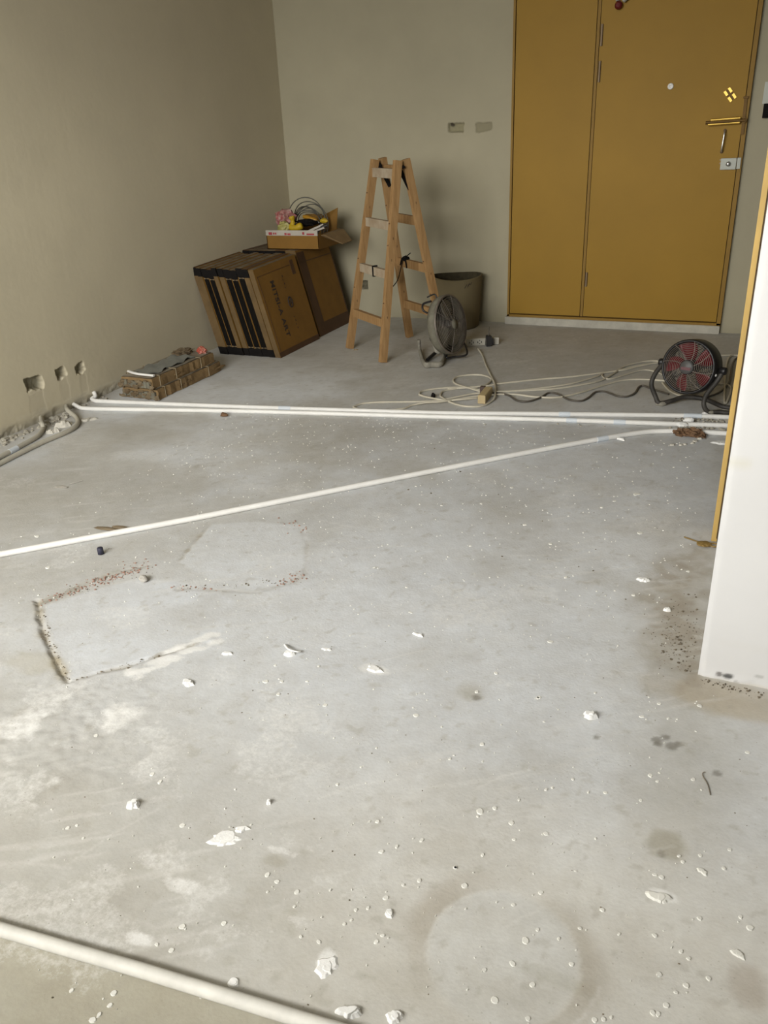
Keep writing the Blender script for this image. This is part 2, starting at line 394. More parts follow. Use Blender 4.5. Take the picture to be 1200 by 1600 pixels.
def floor_color(x, y):
    n1, n2, n3 = fbm(x, y, 0.85, 1), fbm(x, y, 0.16, 2), fbm(x, y, 0.03, 4, 3)
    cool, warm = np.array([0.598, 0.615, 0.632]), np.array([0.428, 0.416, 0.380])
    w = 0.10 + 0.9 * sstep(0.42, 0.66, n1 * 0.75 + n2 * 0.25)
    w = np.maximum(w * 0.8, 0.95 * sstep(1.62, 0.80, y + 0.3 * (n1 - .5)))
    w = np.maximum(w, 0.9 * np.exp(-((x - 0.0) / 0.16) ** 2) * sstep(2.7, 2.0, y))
    w = np.maximum(w, 0.85 * sstep(3.3, 4.2, y))  # warmer towards the back wall, bounced light partly put into the colour
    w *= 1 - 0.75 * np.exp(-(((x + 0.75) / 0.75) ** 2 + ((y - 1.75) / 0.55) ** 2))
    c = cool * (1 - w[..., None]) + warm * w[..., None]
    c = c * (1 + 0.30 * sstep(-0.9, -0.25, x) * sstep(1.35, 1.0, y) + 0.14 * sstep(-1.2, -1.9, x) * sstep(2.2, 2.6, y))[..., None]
    c = c * (0.92 + 0.12 * n2 + 0.07 * (n3 - 0.4))[..., None]
    u0, v0 = (x * .82 + y * .57) / 3, -x * .57 + y * .82
    edge = 0.022 * (fbm(x, y, 0.05, 9, 5) - 0.5); scuff = np.zeros(x.shape)
    c = mixc(c, (0.595, 0.615, 0.640), 0.75 * (1 - sstep(-0.012, 0.004, poly_sd(x, y, PATCH_A) + edge)))
    c = mixc(c, (0.615, 0.633, 0.650), 0.70 * (1 - sstep(-0.012, 0.006, poly_sd(x, y, PATCH_B) + edge)))
    for g, wid, k in ((GROOVE_L, 0.0065, .85), (GROOVE_B, 0.0055, .65), (GROOVE_T, 0.010, .40), (GROOVE_C, 0.004, .55), (GROOVE_D, 0.006, .22)):
        c = mixc(c, (0.23, 0.195, 0.135), k * (1 - sstep(wid * 0.4, wid * 1.6, line_d(x, y, g) + 1.6 * edge)) * (0.35 + 0.65 * sstep(.35, .6, n3)))
        c = mixc(c, (0.38, 0.34, 0.26), 0.5 * k * (1 - sstep(0, wid * 3.4, line_d(x, y, g) + 1.6 * edge)))
    # white plaster rubbed into the concrete
    white = (0.70, 0.69, 0.66)
    scuff = np.maximum(scuff, 0.92 * (1 - sstep(0.0, 0.056, line_d(x, y, SMEAR) + 2.2 * edge)) * (0.45 + 0.75 * sstep(0.3, 0.65, fbm(u0, v0, 0.02, 43, 4))))
    zone = np.exp(-(((x + 1.25) / 0.30) ** 2 + ((y - 1.01) / 0.25) ** 2))
    scuff = np.maximum(scuff, zone * (0.30 + 0.56 * sstep(0.40, 0.66, fbm(x, y, 0.10, 41, 5))))
    zone2 = np.exp(-(((x + 0.95) / 0.55) ** 2 + ((y - 1.20) / 0.42) ** 2))
    scuff = np.maximum(scuff, zone2 * (0.30 + 0.22 * sstep(0.52, 0.70, fbm(x, y, 0.12, 51, 6))))
    zone3 = np.exp(-(((x + 0.66) / 0.34) ** 2 + ((y - 0.82) / 0.20) ** 2))
    scuff = np.maximum(scuff, zone3 * (0.27 + 0.30 * sstep(0.50, 0.68, fbm(x, y, 0.08, 61, 6))))
    scuff = np.maximum(scuff, 0.46 * sstep(0.52, 0.74, fbm(x, y, 0.21, 66, 6)) * sstep(3.4, 2.6, y))
    # scattered smears with a shape of their own
    for px, py, rx, ry, k in ((700, 1010, .10, .03, .3), (585, 1046, .05, .022, .75), (790, 1068, .03, .02, .5), (250, 1345, .06, .03, .55),
                              (290, 1385, .05, .02, .7), (640, 1090, .06, .03, .35), (1035, 1400, .028, .016, .95), (220, 1468, .03, .014, .7), (320, 1490, .03, .018, .45),
                              (440, 1330, .035, .012, .6), (508, 1500, .02, .025, .75), (470, 1440, .03, .012, .5), (60, 1090, .08, .05, .5), (870, 1005, .03, .02, .4), (640, 955, .05, .03, .22)):
        p = fl(px, py); e = ((x - p.x) / rx) ** 2 + ((y - p.y) / ry) ** 2
        scuff = np.maximum(scuff, k * sstep(1.8, 0.1, e + 1.2 * (fbm(x, y, 0.025, int(px)) - 0.45)))
    # brown stains, broad darker areas by the fans and ladder, bucket ring, dark marks
    for px, py, rx, ry, k, col in ((1045, 1320, .035, .03, .40, (0.33, 0.30, 0.21)), (700, 1500, .03, .05, .0, (0.3, 0.26, 0.2)), (870, 1530, .07, .012, .40, (0.33, 0.31, 0.23)),
                                   (735, 1080, .03, .03, .45, (0.33, 0.30, 0.22)), (1060, 1010, .08, .12, .40, (0.36, 0.33, 0.27)), (430, 1345, .02, .012, .4, (0.3, 0.27, 0.2)),
                                   (1120, 1090, .16, .05, .45, (0.40, 0.35, 0.27)), (1170, 1540, .03, .03, .45, (0.32, 0.26, 0.2)), (60, 1035, .09, .04, .35, (0.40, 0.36, 0.26)),
                                   (700, 545, .25, .09, .35, (0.30, 0.27, 0.21)), (1090, 610, .2, .12, .45, (0.30, 0.27, 0.21)), (560, 575, .2, .07, .25, (0.33, 0.30, 0.24))):
        if k == 0: continue
        p = fl(px, py); e = ((x - p.x) / rx) ** 2 + ((y - p.y) / ry) ** 2
        c = mixc(c, col, k * sstep(2.2, 0.0, e + 2.6 * (fbm(x, y, 0.045, int(px) + 3, 5) - 0.45)))
    dx, dy = x - RING_C.x, y - RING_C.y; r = np.hypot(dx, dy) + 0.006 * (n2 - .5); a = np.arctan2(dy, dx)
    side = np.maximum(0, np.cos(a - 2.9)) ** 2 + 0.9 * np.maximum(0, np.cos(a - 0.2)) ** 2
    c = mixc(c, (0.345, 0.305, 0.245), 0.58 * side * sstep(0.121, 0.1245, r) * (1 - sstep(0.14, 0.175, r + 0.05 * (n2 - .5))))
    for px, py, rr in ((1026, 1156, .011), (1040, 1152, .009), (1050, 1166, .012), (1062, 1163, .009), (1028, 1163, .007), (1120, 1208, .010), (1034, 1334, .008), (932, 1152, .008), (745, 1090, .012)):
        p = fl(px, py); e = np.hypot(x - p.x, y - p.y) + 0.008 * (n3 - .5)
        c = mixc(c, (0.19, 0.18, 0.155), 0.75 * (1 - sstep(rr * .6, rr * 1.2, e)))
    mud = px_poly([(1040, 1052), (1010, 1005), (985, 930), (1015, 880), (1062, 850), (1112, 848), (1088, 1056)])
    msd = poly_sd(x, y, mud) + 0.10 * (fbm(x, y, 0.07, 73, 5) - .5)
    c = mixc(c, (0.335, 0.300, 0.245), 0.74 * (1 - sstep(-.05, .03, msd)) * (0.45 + 0.55 * sstep(.35, .6, fbm(x, y, 0.035, 74))))
    foot = px_poly([(1080, 1058), (1200, 1082), (1200, 1125), (1120, 1110), (1060, 1085)])
    c = mixc(c, (0.43, 0.375, 0.285), 0.6 * (1 - sstep(-.01, .03, poly_sd(x, y, foot) + 0.05 * (fbm(x, y, 0.05, 75, 5) - .5))))
    c = mixc(c, (0.545, 0.560, 0.560), 0.32 * (1 - sstep(0.112, 0.124, r)))
    c = mixc(c, (0.36, 0.335, 0.275), 0.5 * (1 - sstep(-.004, .004, poly_sd(x, y, px_poly([(1020, 1292), (1066, 1303), (1062, 1345), (1012, 1335)])))))
    dirt = np.exp(-((x + 0.02) / 0.09) ** 2) * sstep(2.5, 2.2, y) * sstep(1.55, 1.75, y)
    c = mixc(c, (0.29, 0.255, 0.20), 0.5 * dirt * sstep(0.35, 0.65, fbm(x, y, 0.05, 71)))
    near_wall = np.exp(-((x - X_LEFT) / 0.10) ** 2) * sstep(1.9, 2.3, y) * sstep(3.4, 3.1, y)
    c = mixc(c, (0.31, 0.28, 0.225), 0.6 * near_wall)
    gully = np.exp(-((y - 3.5 + 0.02 * (n2 - .5)) / 0.085) ** 2) * sstep(-0.42, -0.22, x)
    c = mixc(c, (0.24, 0.215, 0.175), 0.75 * gully * sstep(0.3, 0.55, fbm(x, y, 0.06, 81)))
    c = mixc(c, (0.34, 0.315, 0.26), 0.25 * sstep(0.55, 0.75, fbm(x, y, 0.3, 91, 5)))
    u, v = x * .82 + y * .57, -x * .57 + y * .82
    c *= (0.965 + 0.07 * fbm(u / 7, v, 0.022, 96, 4))[..., None]           # drag marks of the trowel
    c = mixc(c, (0.66, 0.655, 0.63), 0.30 * sstep(0.62, 0.78, fbm(u / 9, v, 0.016, 97, 3)) * sstep(0.45, 0.65, fbm(x, y, 0.4, 98)))
    rs = np.random.default_rng(5)
    for i in range(34):                                                       # pale scratches
        sx, sy, a, ln = rs.uniform(-1.7, 0.0), rs.uniform(0.6, 2.4), rs.uniform(-.2, 1.4), rs.uniform(.05, .22)
        mid = (sx + ln * .5 * math.cos(a) + rs.uniform(-.01, .01), sy + ln * .5 * math.sin(a) + rs.uniform(-.01, .01))
        near = (np.abs(x - sx) < .3) & (np.abs(y - sy) < .3)
        if near.any():
            k = 0.5 * (1 - sstep(0.0006, 0.0042, line_d(x[near], y[near], [(sx, sy), mid, (sx + ln * math.cos(a), sy + ln * math.sin(a))])))
            c[near] = mixc(c[near], (0.68, 0.675, 0.65), k * rs.uniform(.3, .9))
    slab = 1 - sstep(-.012, .012, y - 0.60 - 0.10 * (x + 0.9) + 0.03 * (n2 - .5))      # darker, warmer floor colour beyond the near pipe
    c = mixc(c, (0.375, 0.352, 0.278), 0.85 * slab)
    c = mixc(c, (0.36, 0.34, 0.29), 0.35 * sstep(0.74, 0.82, fbm(x, y, 0.020, 95, 2)))
    return np.concatenate([c, scuff[..., None]], -1)
fx = steps((-3.05, -2.2, 0.02), (-2.2, 0.30, 0.006), (0.30, 2.35, 0.08))
fy = steps((-1.0, 0.40, 0.05), (0.40, 2.2, 0.006), (2.2, 3.6, 0.010), (3.6, 5.30, 0.02))
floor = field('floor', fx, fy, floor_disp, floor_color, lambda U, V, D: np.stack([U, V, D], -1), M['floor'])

# ------------------------------------------------------------------ walls
def box_wall(name, c, d, m):
    b = MB(); b.box(c, d); o = b.build(name, m); o['kind'] = 'structure'; return o
HOLES_L = [[(p.y, p.z) for p in (onX(*q) for q in h)] for h in (
    [(38, 594), (50, 590), (65, 586), (69, 597), (67, 606), (55, 609), (43, 614)], [(86, 579), (95, 573), (100, 572), (104, 585), (97, 592), (91, 593)], [(117, 574), (122, 568), (128, 565), (134, 577), (128, 582), (120, 585)])]
HOLES_B = [[(p.x, p.z) for p in (onY(*q) for q in h)] for h in (
    [(700, 192), (725, 192), (724, 207), (700, 207)], [(742, 192), (769, 190), (768, 203), (759, 206), (743, 208)], [(565, 439), (574, 439), (575, 452), (563, 452)])]
HOLE_DEPTH = [0.030, 0.009, 0.045]
CHASES = [[(p.y, p.z) for p in (onX(*q) for q in h)] for h in (
    [(44, 617), (66, 609), (74, 640), (50, 652)], [(93, 594), (104, 588), (112, 622), (99, 630)], [(125, 586), (133, 582), (140, 612), (128, 620)])]
SCAR = [(p.y, p.z) for p in (onX(*q) for q in ((28, 655), (66, 640), (96, 629), (140, 609), (190, 592)))]
def wl_disp(y, z):
    d = 0.003 * (fbm(y, z, 0.5, 11) - .5) + 0.0012 * (fbm(y, z, 0.05, 12) - .5)
    w = 0.022 * (fbm(y, z, 0.03, 13) - .5)
    for h in HOLES_L: d -= 0.038 * (1 - sstep(-0.004, 0.001, poly_sd(y, z, h) + w)) * (0.75 + 0.5 * fbm(y, z, 0.03, 15))
    for h in CHASES: d -= 0.0007 * (1 - sstep(-0.004, 0.003, poly_sd(y, z, h) + w))
    foot = 1 - sstep(0.0, 0.045, z + 0.03 * (fbm(y, z, 0.06, 16) - .5))
    d -= 0.016 * foot * sstep(1.7, 2.2, y) * sstep(3.5, 3.2, y) * fbm(y, z, 0.03, 17)
    return d
def wl_color(y, z):
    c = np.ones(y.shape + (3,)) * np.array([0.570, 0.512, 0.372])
    c *= (0.95 + 0.10 * fbm(y, z, 0.6, 18))[..., None]
    w = 0.022 * (fbm(y, z, 0.03, 13) - .5)
    for h in HOLES_L: c = mixc(c, (0.24, 0.225, 0.165), 0.9 * (1 - sstep(-0.006, 0.002, poly_sd(y, z, h) + w)))  # grey-green hole interiors, recess shading deepened in the colour
    for h in CHASES:
        s = poly_sd(y, z, h) + w * .6
        c = mixc(c, (0.52, 0.465, 0.34), 0.6 * (1 - sstep(-0.004, 0.002, s)))
        c = mixc(c, (0.64, 0.58, 0.44), 0.55 * (1 - sstep(0.0, 0.006, np.abs(s))))
    c = mixc(c, (0.62, 0.57, 0.43), 0.5 * (1 - sstep(0.002, 0.008, line_d(y, z, SCAR) + w)))
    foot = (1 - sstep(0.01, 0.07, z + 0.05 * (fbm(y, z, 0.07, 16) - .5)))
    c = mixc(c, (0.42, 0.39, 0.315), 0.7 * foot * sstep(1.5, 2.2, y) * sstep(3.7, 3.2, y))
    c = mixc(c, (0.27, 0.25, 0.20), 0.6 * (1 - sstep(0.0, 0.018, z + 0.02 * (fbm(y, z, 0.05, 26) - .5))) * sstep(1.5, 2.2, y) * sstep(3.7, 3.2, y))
    return c
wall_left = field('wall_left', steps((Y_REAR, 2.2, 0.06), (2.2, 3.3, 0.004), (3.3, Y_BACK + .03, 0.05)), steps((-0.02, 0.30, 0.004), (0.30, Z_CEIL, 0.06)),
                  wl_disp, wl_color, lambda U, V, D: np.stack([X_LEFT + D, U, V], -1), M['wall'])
def wb_disp(x, z):
    d = 0.003 * (fbm(x, z, 0.5, 111) - .5); w = 0.010 * (fbm(x, z, 0.025, 113) - .5)
    for h, dep in zip(HOLES_B, HOLE_DEPTH): d -= dep * (1 - sstep(-0.006, 0.002, poly_sd(x, z, h) + w)) * (0.6 + 0.8 * fbm(x, z, 0.03, 114))
    return d
def wb_color(x, z):
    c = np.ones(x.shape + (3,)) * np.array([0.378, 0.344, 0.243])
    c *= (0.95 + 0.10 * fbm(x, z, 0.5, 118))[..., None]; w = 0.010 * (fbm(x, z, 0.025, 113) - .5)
    for h, col in zip(HOLES_B, ((0.27, 0.245, 0.15), (0.25, 0.225, 0.145), (0.11, 0.10, 0.065))):
        c = mixc(c, col, 0.9 * (1 - sstep(-0.004, 0.002, poly_sd(x, z, h) + w)))
    k = HOLES_B[0]
    c = mixc(c, (0.05, 0.04, 0.03), 0.9 * (1 - sstep(0.008, 0.014, np.hypot((x - k[0][0] - .022) * .8, z - k[0][1] + .012))))
    stain = np.exp(-(((x + 1.52) / 0.05) ** 2 + ((z - 0.13) / 0.16) ** 2)) * sstep(.3, .7, fbm(x, z, 0.09, 120))
    c = mixc(c, (0.30, 0.275, 0.20), 0.6 * stain)
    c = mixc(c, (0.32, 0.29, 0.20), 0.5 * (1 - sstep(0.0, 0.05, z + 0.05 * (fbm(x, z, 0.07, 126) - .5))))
    return c
bx = steps((X_LEFT - .02, -2.56, 0.05), (-2.56, -2.42, 0.005), (-2.42, -1.90, 0.04), (-1.90, -1.54, 0.005), (-1.54, 2.35, 0.05))
bz = steps((-0.02, 0.14, 0.02), (0.14, 0.30, 0.005), (0.30, 1.10, 0.05), (1.10, 1.26, 0.005), (1.26, Z_CEIL, 0.06))
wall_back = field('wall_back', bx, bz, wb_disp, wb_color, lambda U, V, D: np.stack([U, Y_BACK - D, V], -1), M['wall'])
# pier of white plaster at the right, its near face towards the daylight
def pr_disp(x, z):
    foot = 1 - sstep(0.0, 0.03, z + 0.02 * (fbm(x, z, 0.03, 216) - .5))
    edge = 1 - sstep(0.0, 0.012, x - X_PIER + 0.010 * (fbm(x * 0 + 1, z, 0.06, 219) - .5))
    return 0.003 * (fbm(x, z, 0.4, 211) - .5) + 0.004 * foot * fbm(x, z, 0.02, 214) - 0.004 * edge * fbm(x, z, 0.03, 217)
def pr_color(x, z):
    c = np.ones(x.shape + (3,)) * np.array([0.615, 0.610, 0.598]); c *= (0.97 + 0.05 * fbm(x, z, 0.25, 218))[..., None]
    for px, py, rx, rz, k, col in ((1138, 1056, .012, .008, .98, (.10, .10, .095)), (1124, 1053, .008, .007, .9, (.16, .15, .14)), (1186, 1057, .010, .005, .6, (.35, .35, .33)),
                                   (1155, 722, .03, .012, .40, (.55, .52, .40)), (1158, 655, .004, .004, .7, (.4, .38, .33)), (1182, 1013, .09, .012, .12, (.6, .58, .53)), (1150, 1064, .006, .003, .7, (.3, .29, .27))):
        p = onY(px, py, Y_PIER); e = ((x - p.x) / rx) ** 2 + ((z - p.z) / rz) ** 2
        c = mixc(c, col, k * sstep(1.4, 0.4, e + 1.0 * (fbm(x, z, 0.012, px) - .45)))
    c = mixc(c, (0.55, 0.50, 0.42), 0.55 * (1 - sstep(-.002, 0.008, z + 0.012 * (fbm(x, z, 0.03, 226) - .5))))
    return c
pier_x = steps((X_PIER, 0.26, 0.004), (0.26, X_RIGHT, 0.08)); pier_z = steps((-0.01, 0.22, 0.004), (0.22, Z_CEIL, 0.02))
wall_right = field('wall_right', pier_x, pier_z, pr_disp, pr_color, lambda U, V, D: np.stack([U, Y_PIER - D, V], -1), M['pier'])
pb = MB(); pb.box(((X_PIER + X_RIGHT) / 2 + .0015, (Y_PIER + Y_PIER_FAR) / 2 + .004, Z_CEIL / 2), (X_RIGHT - X_PIER, Y_PIER_FAR - Y_PIER, Z_CEIL))
M['pier_side'] = mat('grey_white_plaster', (0.60, 0.59, 0.56), 0.85, vary=0.05, scale=8, bump=0.2)
pb.build('pier_side', M['pier_side'], wall_right)
box_wall('wall_right_hall', (X_RIGHT + .1, (Y_PIER_FAR + Y_BACK) / 2, Z_CEIL / 2), (0.2, Y_BACK - Y_PIER_FAR + .4, Z_CEIL), M['ceil'])
box_wall('wall_right_balcony', (X_RIGHT + .1, (Y_PIER + Y_REAR) / 2, Z_CEIL / 2), (0.2, Y_PIER - Y_REAR, Z_CEIL), M['ceil'])
box_wall('ceiling', ((X_LEFT + X_RIGHT) / 2, (Y_REAR + Y_BACK) / 2, Z_CEIL + .1), (X_RIGHT - X_LEFT + .4, Y_BACK - Y_REAR + .4, 0.2), M['ceil'])
rw = MB(); yc = Y_REAR - .1
rw.box(((X_LEFT + WIN[0]) / 2 - .05, yc, Z_CEIL / 2), (WIN[0] - X_LEFT + .1, .2, Z_CEIL)); rw.box(((X_RIGHT + WIN[1]) / 2 + .05, yc, Z_CEIL / 2), (X_RIGHT - WIN[1] + .1, .2, Z_CEIL))
rw.box(((WIN[0] + WIN[1]) / 2, yc, (Z_CEIL + WIN[3]) / 2), (WIN[1] - WIN[0], .2, Z_CEIL - WIN[3]))
if WIN[2] > 0.01: rw.box(((WIN[0] + WIN[1]) / 2, yc, WIN[2] / 2), (WIN[1] - WIN[0], .2, WIN[2]))
tag(rw.build('wall_rear', M['ceil']), kind='structure')
box_wall('added_overhang', ((X_LEFT + X_RIGHT) / 2, Y_REAR - .2 - OVERHANG / 2, Z_CEIL + .1), (X_RIGHT - X_LEFT + .4, OVERHANG, 0.2), M['ceil'])  # unseen slab outside the opening, added to cut skylight on the near floor
# yellow door lining up the far edge of the pier
t = MB(); t.box((X_PIER - 0.0085, Y_PIER_FAR - 0.045, 1.07 + .004), (0.016, 0.055, 2.14)); t.box((X_PIER - 0.004, Y_PIER_FAR + .008, 1.07), (0.022, 0.03, 2.14))
trim = tag(t.build('trim_1', M['trim']), kind='structure')
t = MB(); t.box((X_PIER - 0.0008, Y_PIER_FAR - 0.078, 1.07), (0.004, 0.008, 2.1)); t.build('joint', M['gap'], trim)

# ------------------------------------------------------------------ the yellow double door in the back wall
DY = Y_BACK - 0.020
def slab(mb, x0, x1, z0, z1, y0, y1): mb.box(((x0 + x1) / 2, (y0 + y1) / 2, (z0 + z1) / 2), (x1 - x0, y1 - y0, z1 - z0))
door = bpy.data.objects.new('door_1', None); COL.objects.link(door); door.location = (-0.8, DY, 0.05); door['kind'] = 'structure'
DTOP = 2.15
b = MB(); slab(b, -1.444, -1.431, .048, DTOP + .06, DY - .012, Y_BACK + .02); slab(b, -0.164, -0.142, .048, DTOP + .06, DY - .012, Y_BACK + .02)
slab(b, -1.444, -0.142, .046, .062, DY - .012, Y_BACK + .02); slab(b, -1.444, -0.142, DTOP + .005, DTOP + .06, DY - .012, Y_BACK + .02)
b.build('door_frame', M['door_edge'], door)
b = MB(); slab(b, -1.433, -0.160, .06, DTOP + .008, DY + .010, DY + .016); b.build('joint', M['gap'], door)
side_leaf = MB(); slab(side_leaf, -1.427, -0.976, .068, DTOP, DY - .006, DY + .012); side_leaf = side_leaf.build('side_leaf', M['door'], door)
b = MB(); slab(b, -0.9725, -0.957, .066, DTOP, DY - .004, DY + .012); b.build('centre_strip', M['door_edge'], door)
main_leaf = MB(); slab(main_leaf, -0.9535, -0.168, .068, DTOP, DY - .006, DY + .012); main_leaf = main_leaf.build('main_leaf', M['door'], door)
for px, py, hh in ((940.5, 55, .105), (937, 112, .105), (916.5, 436, .085)):
    p = onY(px, py, DY); b = MB(); b.tube([p + Vector((0, -.009, -hh / 2)), p + Vector((0, -.009, hh / 2))], .0075, 10)
    h = b.build('hinge', M['hinge'], door); h['label'] = 'bronze butt hinge'
p = onY(1048, 135, DY); b = MB(); b.lathe([(0, 0.0), (.015, 0.0), (.016, .004), (.013, .007), (.006, .007), (.005, .004), (0, .004)], Matrix.Translation(p + Vector((0, -.006, 0))) @ Matrix.Rotation(math.radians(90), 4, 'X'), 20)
tag(b.build('peephole', M['white_plastic'], main_leaf), 'round white peephole')
# slanted brass guard
p = onY(1141, 148, DY); ax = Vector((0.62, 0, -0.78)); ay = Vector((.78, 0, .62)); b = MB()
for s in (-1, 1):
    for q in (-1, 1): b.beam(p + ay * s * .0125 + ax * (q * .019 - .013) + Vector((0, -.012, 0)), p + ay * s * .0125 + ax * (q * .019 + .013) + Vector((0, -.012, 0)), ay, .0125, .010)
brp = tag(b.build('brass_plate', M['brass'], main_leaf), 'small slanted two-bar brass plate')
b = MB(); b.beam(p - ax * .03 + Vector((0, -.006, 0)), p + ax * .03 + Vector((0, -.006, 0)), ay, .030, .005); b.build('brass_backing', M['brass_dark'], main_leaf)
# brass lever handle, its two bars and the lock plate beside it
a_, b_ = onY(1105, 191, DY), onY(1163, 187, DY)
b = MB(); b.tube([a_ + Vector((0.02, -.040, .010)), b_ + Vector((-.02, -.040, .010))], .0075, 12); b.tube([a_ + Vector((0.008, -.036, -.012)), b_ + Vector((-.02, -.036, -.012))], .0065, 12)
handle = b.build('handle', M['brass'], main_leaf); handle['label'] = 'bright brass twin-bar lever handle'
b = MB(); b.tube([a_ + Vector((-.005, -.038, -.002)), b_ + Vector((.006, -.038, -.002))], .0085, 10); b.tube([b_ + Vector((0, -.040, -.002)), b_ + Vector((0, .0, -.002))], .013, 12); b.build('handle_spine', M['brass_dark'], main_leaf)
b = MB(); q = onY(1167, 152, DY); r_ = onY(1160, 210, DY)
b.beam(q + Vector((-.004, -.016, 0)), r_ + Vector((.0, -.016, 0)), (1, 0, 0), .016, .010); b.box(q + Vector((-.004, -.02, .0)), (.026, .012, .010)); b.build('lock_plate', M['brass_dark'], door)
p0, p1 = onY(1133, 204, DY), onY(1127.5, 237, DY)
b = MB(); b.tube(curve([p0 + Vector((0, -.005, 0)), p0 + Vector((0, -.032, -.010)), (p0 + p1) / 2 + Vector((0, -.036, 0)), p1 + Vector((0, -.032, .010)), p1 + Vector((0, -.005, 0))], 6), .0052, 10)
pull = b.build('pull_handle', M['steel'], main_leaf)
for pp in (p0, p1):
    b = MB(); b.lathe([(0, .012), (.008, .012), (.009, 0), (0, 0)], Matrix.Translation(pp + Vector((0, -.004, 0))) @ Matrix.Rotation(math.radians(90), 4, 'X'), 12)
    b.build('handle_mount', M['hinge'], main_leaf)
q0, q1 = onY(1125, 265, DY), onY(1151.5, 246.5, DY)
b = MB(); slab(b, q0.x, q1.x, q0.z, q1.z, DY - .022, DY - .004); lock = b.build('rim_lock', M['plate'], main_leaf)
b = MB(); b.lathe([(0, .018), (.011, .018), (.013, .0), (0, 0)], Matrix.Translation(((q0.x + q1.x) / 2, DY - .021, (q0.z + q1.z) / 2)) @ Matrix.Rotation(math.radians(90), 4, 'X'), 18); b.build('thumb_turn', M['steel'], main_leaf)
b = MB(); slab(b, q1.x + .004, q1.x + .022, q0.z + .002, q1.z + .001, DY - .022, DY - .004); b.build('lock_keep', M['plate'], door)
for dz in (.008, .026):
    b = MB(); b.box((q0.x - .003, DY - .010, q1.z - dz), (.008, .010, .008)); b.build('lock_screw', M['hinge'], main_leaf)
# arm with a dark red rubber end at the top of the leaf
p = onY(968, 9, DY); b = MB(); b.blob((p.x, p.y - .03, p.z), (.021, .018, .021), 3, 2, .08); stop = b.build('rubber_end', M['red_dark'], main_leaf)
b = MB(); b.tube([p + Vector((.02, -.03, .02)), p + Vector((.05, -.032, .045)), p + Vector((.14, -.035, .09))], .016, 10); b.tube([p + Vector((-.02, -.012, .03)), p + Vector((.05, -.012, .05))], .012, 8); b.build('stay_arm', M['plate'], main_leaf)
# cement sill under the door
b = MB(); b.box((-0.80, Y_BACK - .012, .022), (1.312, .055, .050))
tag(b.build('trim_2', M['cement']), kind='structure')

# ------------------------------------------------------------------ conduit pipes on the floor
PR = 0.0105
def pipe(name, pts, label, m, tapes=(), r=PR, n=12, group='conduit pipes laid on the floor'):
    mb = MB(); mb.tube(pts, r, n); o = mb.build(name, m); tag(o, label, 'pipe', group)
    for (px, py, ln) in tapes:
        c = fl(px, py, r)
        k = min(range(len(pts) - 1), key=lambda i: min((Vector(pts[i]).lerp(Vector(pts[i + 1]), j / 60) - c).length for j in range(61)))
        a, b2 = Vector(pts[k]), Vector(pts[k + 1]); d = (b2 - a).normalized(); c = a + d * max(0, (c - a).dot(d))
        tb = MB(); tb.tube([c - d * ln / 2, c + d * ln / 2], r + .0012, n); tw = tb.build('tape_wrap', M['tape'], o); tw['label'] = 'pale blue tape wrap'
    return o
def fp(px, py, z=PR): return fl(px, py, z)
def run(pxs): return [fp(*p) for p in pxs]
q = run([(150, 626.5), (360, 635), (560, 641.5), (700, 645.5), (820, 646.5), (1040, 649), (1140, 652)]); e1 = q[0]; d1 = (q[-1] - q[-2]).normalized()
pipe('conduit_pipe', curve([Vector((X_LEFT + .004, e1.y + .045, .040)), Vector((X_LEFT + .016, e1.y + .035, .022)), e1 + Vector((-.035, .012, .004)), e1], 6) + curve(q, 4)[1:] + [q[-1] + d1 * 1.2],
     'long white conduit pipe running to the fan, farther of the parallel pair', M['pipe'], ((445, 638, .06), (882, 647, .05), (1082, 650, .075)))
q = run([(126, 637.5), (160, 639), (360, 642), (560, 647.5), (700, 651.5), (820, 654.5), (960, 659), (1040, 662), (1140, 665)]); d1 = (q[-1] - q[-2]).normalized()
pipe('conduit_pipe', [Vector((X_LEFT - .01, q[0].y + .02, .02))] + curve(q, 4) + [q[-1] + d1 * 1.2],
     'long white conduit pipe, nearer of the parallel pair below the fan', M['pipe'], ((893, 657, .045), (968, 659.5, .05)))
pipe('conduit_pipe', [fp(-330, 925), fp(-20, 870)] + curve([fp(300, 810.5), fp(620, 747), fp(850, 702), fp(990, 677.5), fp(1045, 673.5), fp(1095, 675), fp(1140, 677.5)], 5) + [fp(1140, 677.5) + Vector((1.2, .02, 0))],
     'white conduit pipe crossing the floor diagonally', M['pipe'], ((943, 687, .05),))
e1, e2 = fp(0, 1452, .0115), fp(500, 1602, .0115); d1 = (e2 - e1).normalized()
pipe('conduit_pipe', [e1 - d1 * 1.5, e1 - d1 * .5, e1, e1.lerp(e2, .5) + Vector((0, .002, 0)), e2, e2 + d1 * .9], 'thick dusty white pipe across the bottom left corner', mat('scuffed_conduit', (0.60, 0.585, 0.535), 0.6, vary=0.12, scale=16), (), .0115)
def wall_pt(px, py): v = onX(px, py); return Vector((X_LEFT + .012, v.y, max(v.z, .02)))
pipe('bent_pipe', curve([wall_pt(61, 652), fp(66, 662, .03), fp(67, 670), fp(58, 682), fp(30, 698), fp(0, 714), fp(-60, 748)], 7), 'dusty bent conduit pipe hugging the left wall, nearer of two', M['pipe_dusty'], ((20, 703, .05),), PR, 12, 'bent pipes at the left wall')
pipe('bent_pipe', curve([wall_pt(101, 634), fp(106, 641, .03), fp(119, 652), fp(121, 662), fp(108, 673), fp(60, 694), fp(0, 724), fp(-80, 764)], 7), 'dusty bent conduit pipe turning out of the left wall, farther of two', M['pipe_dusty'], (), PR, 12, 'bent pipes at the left wall')

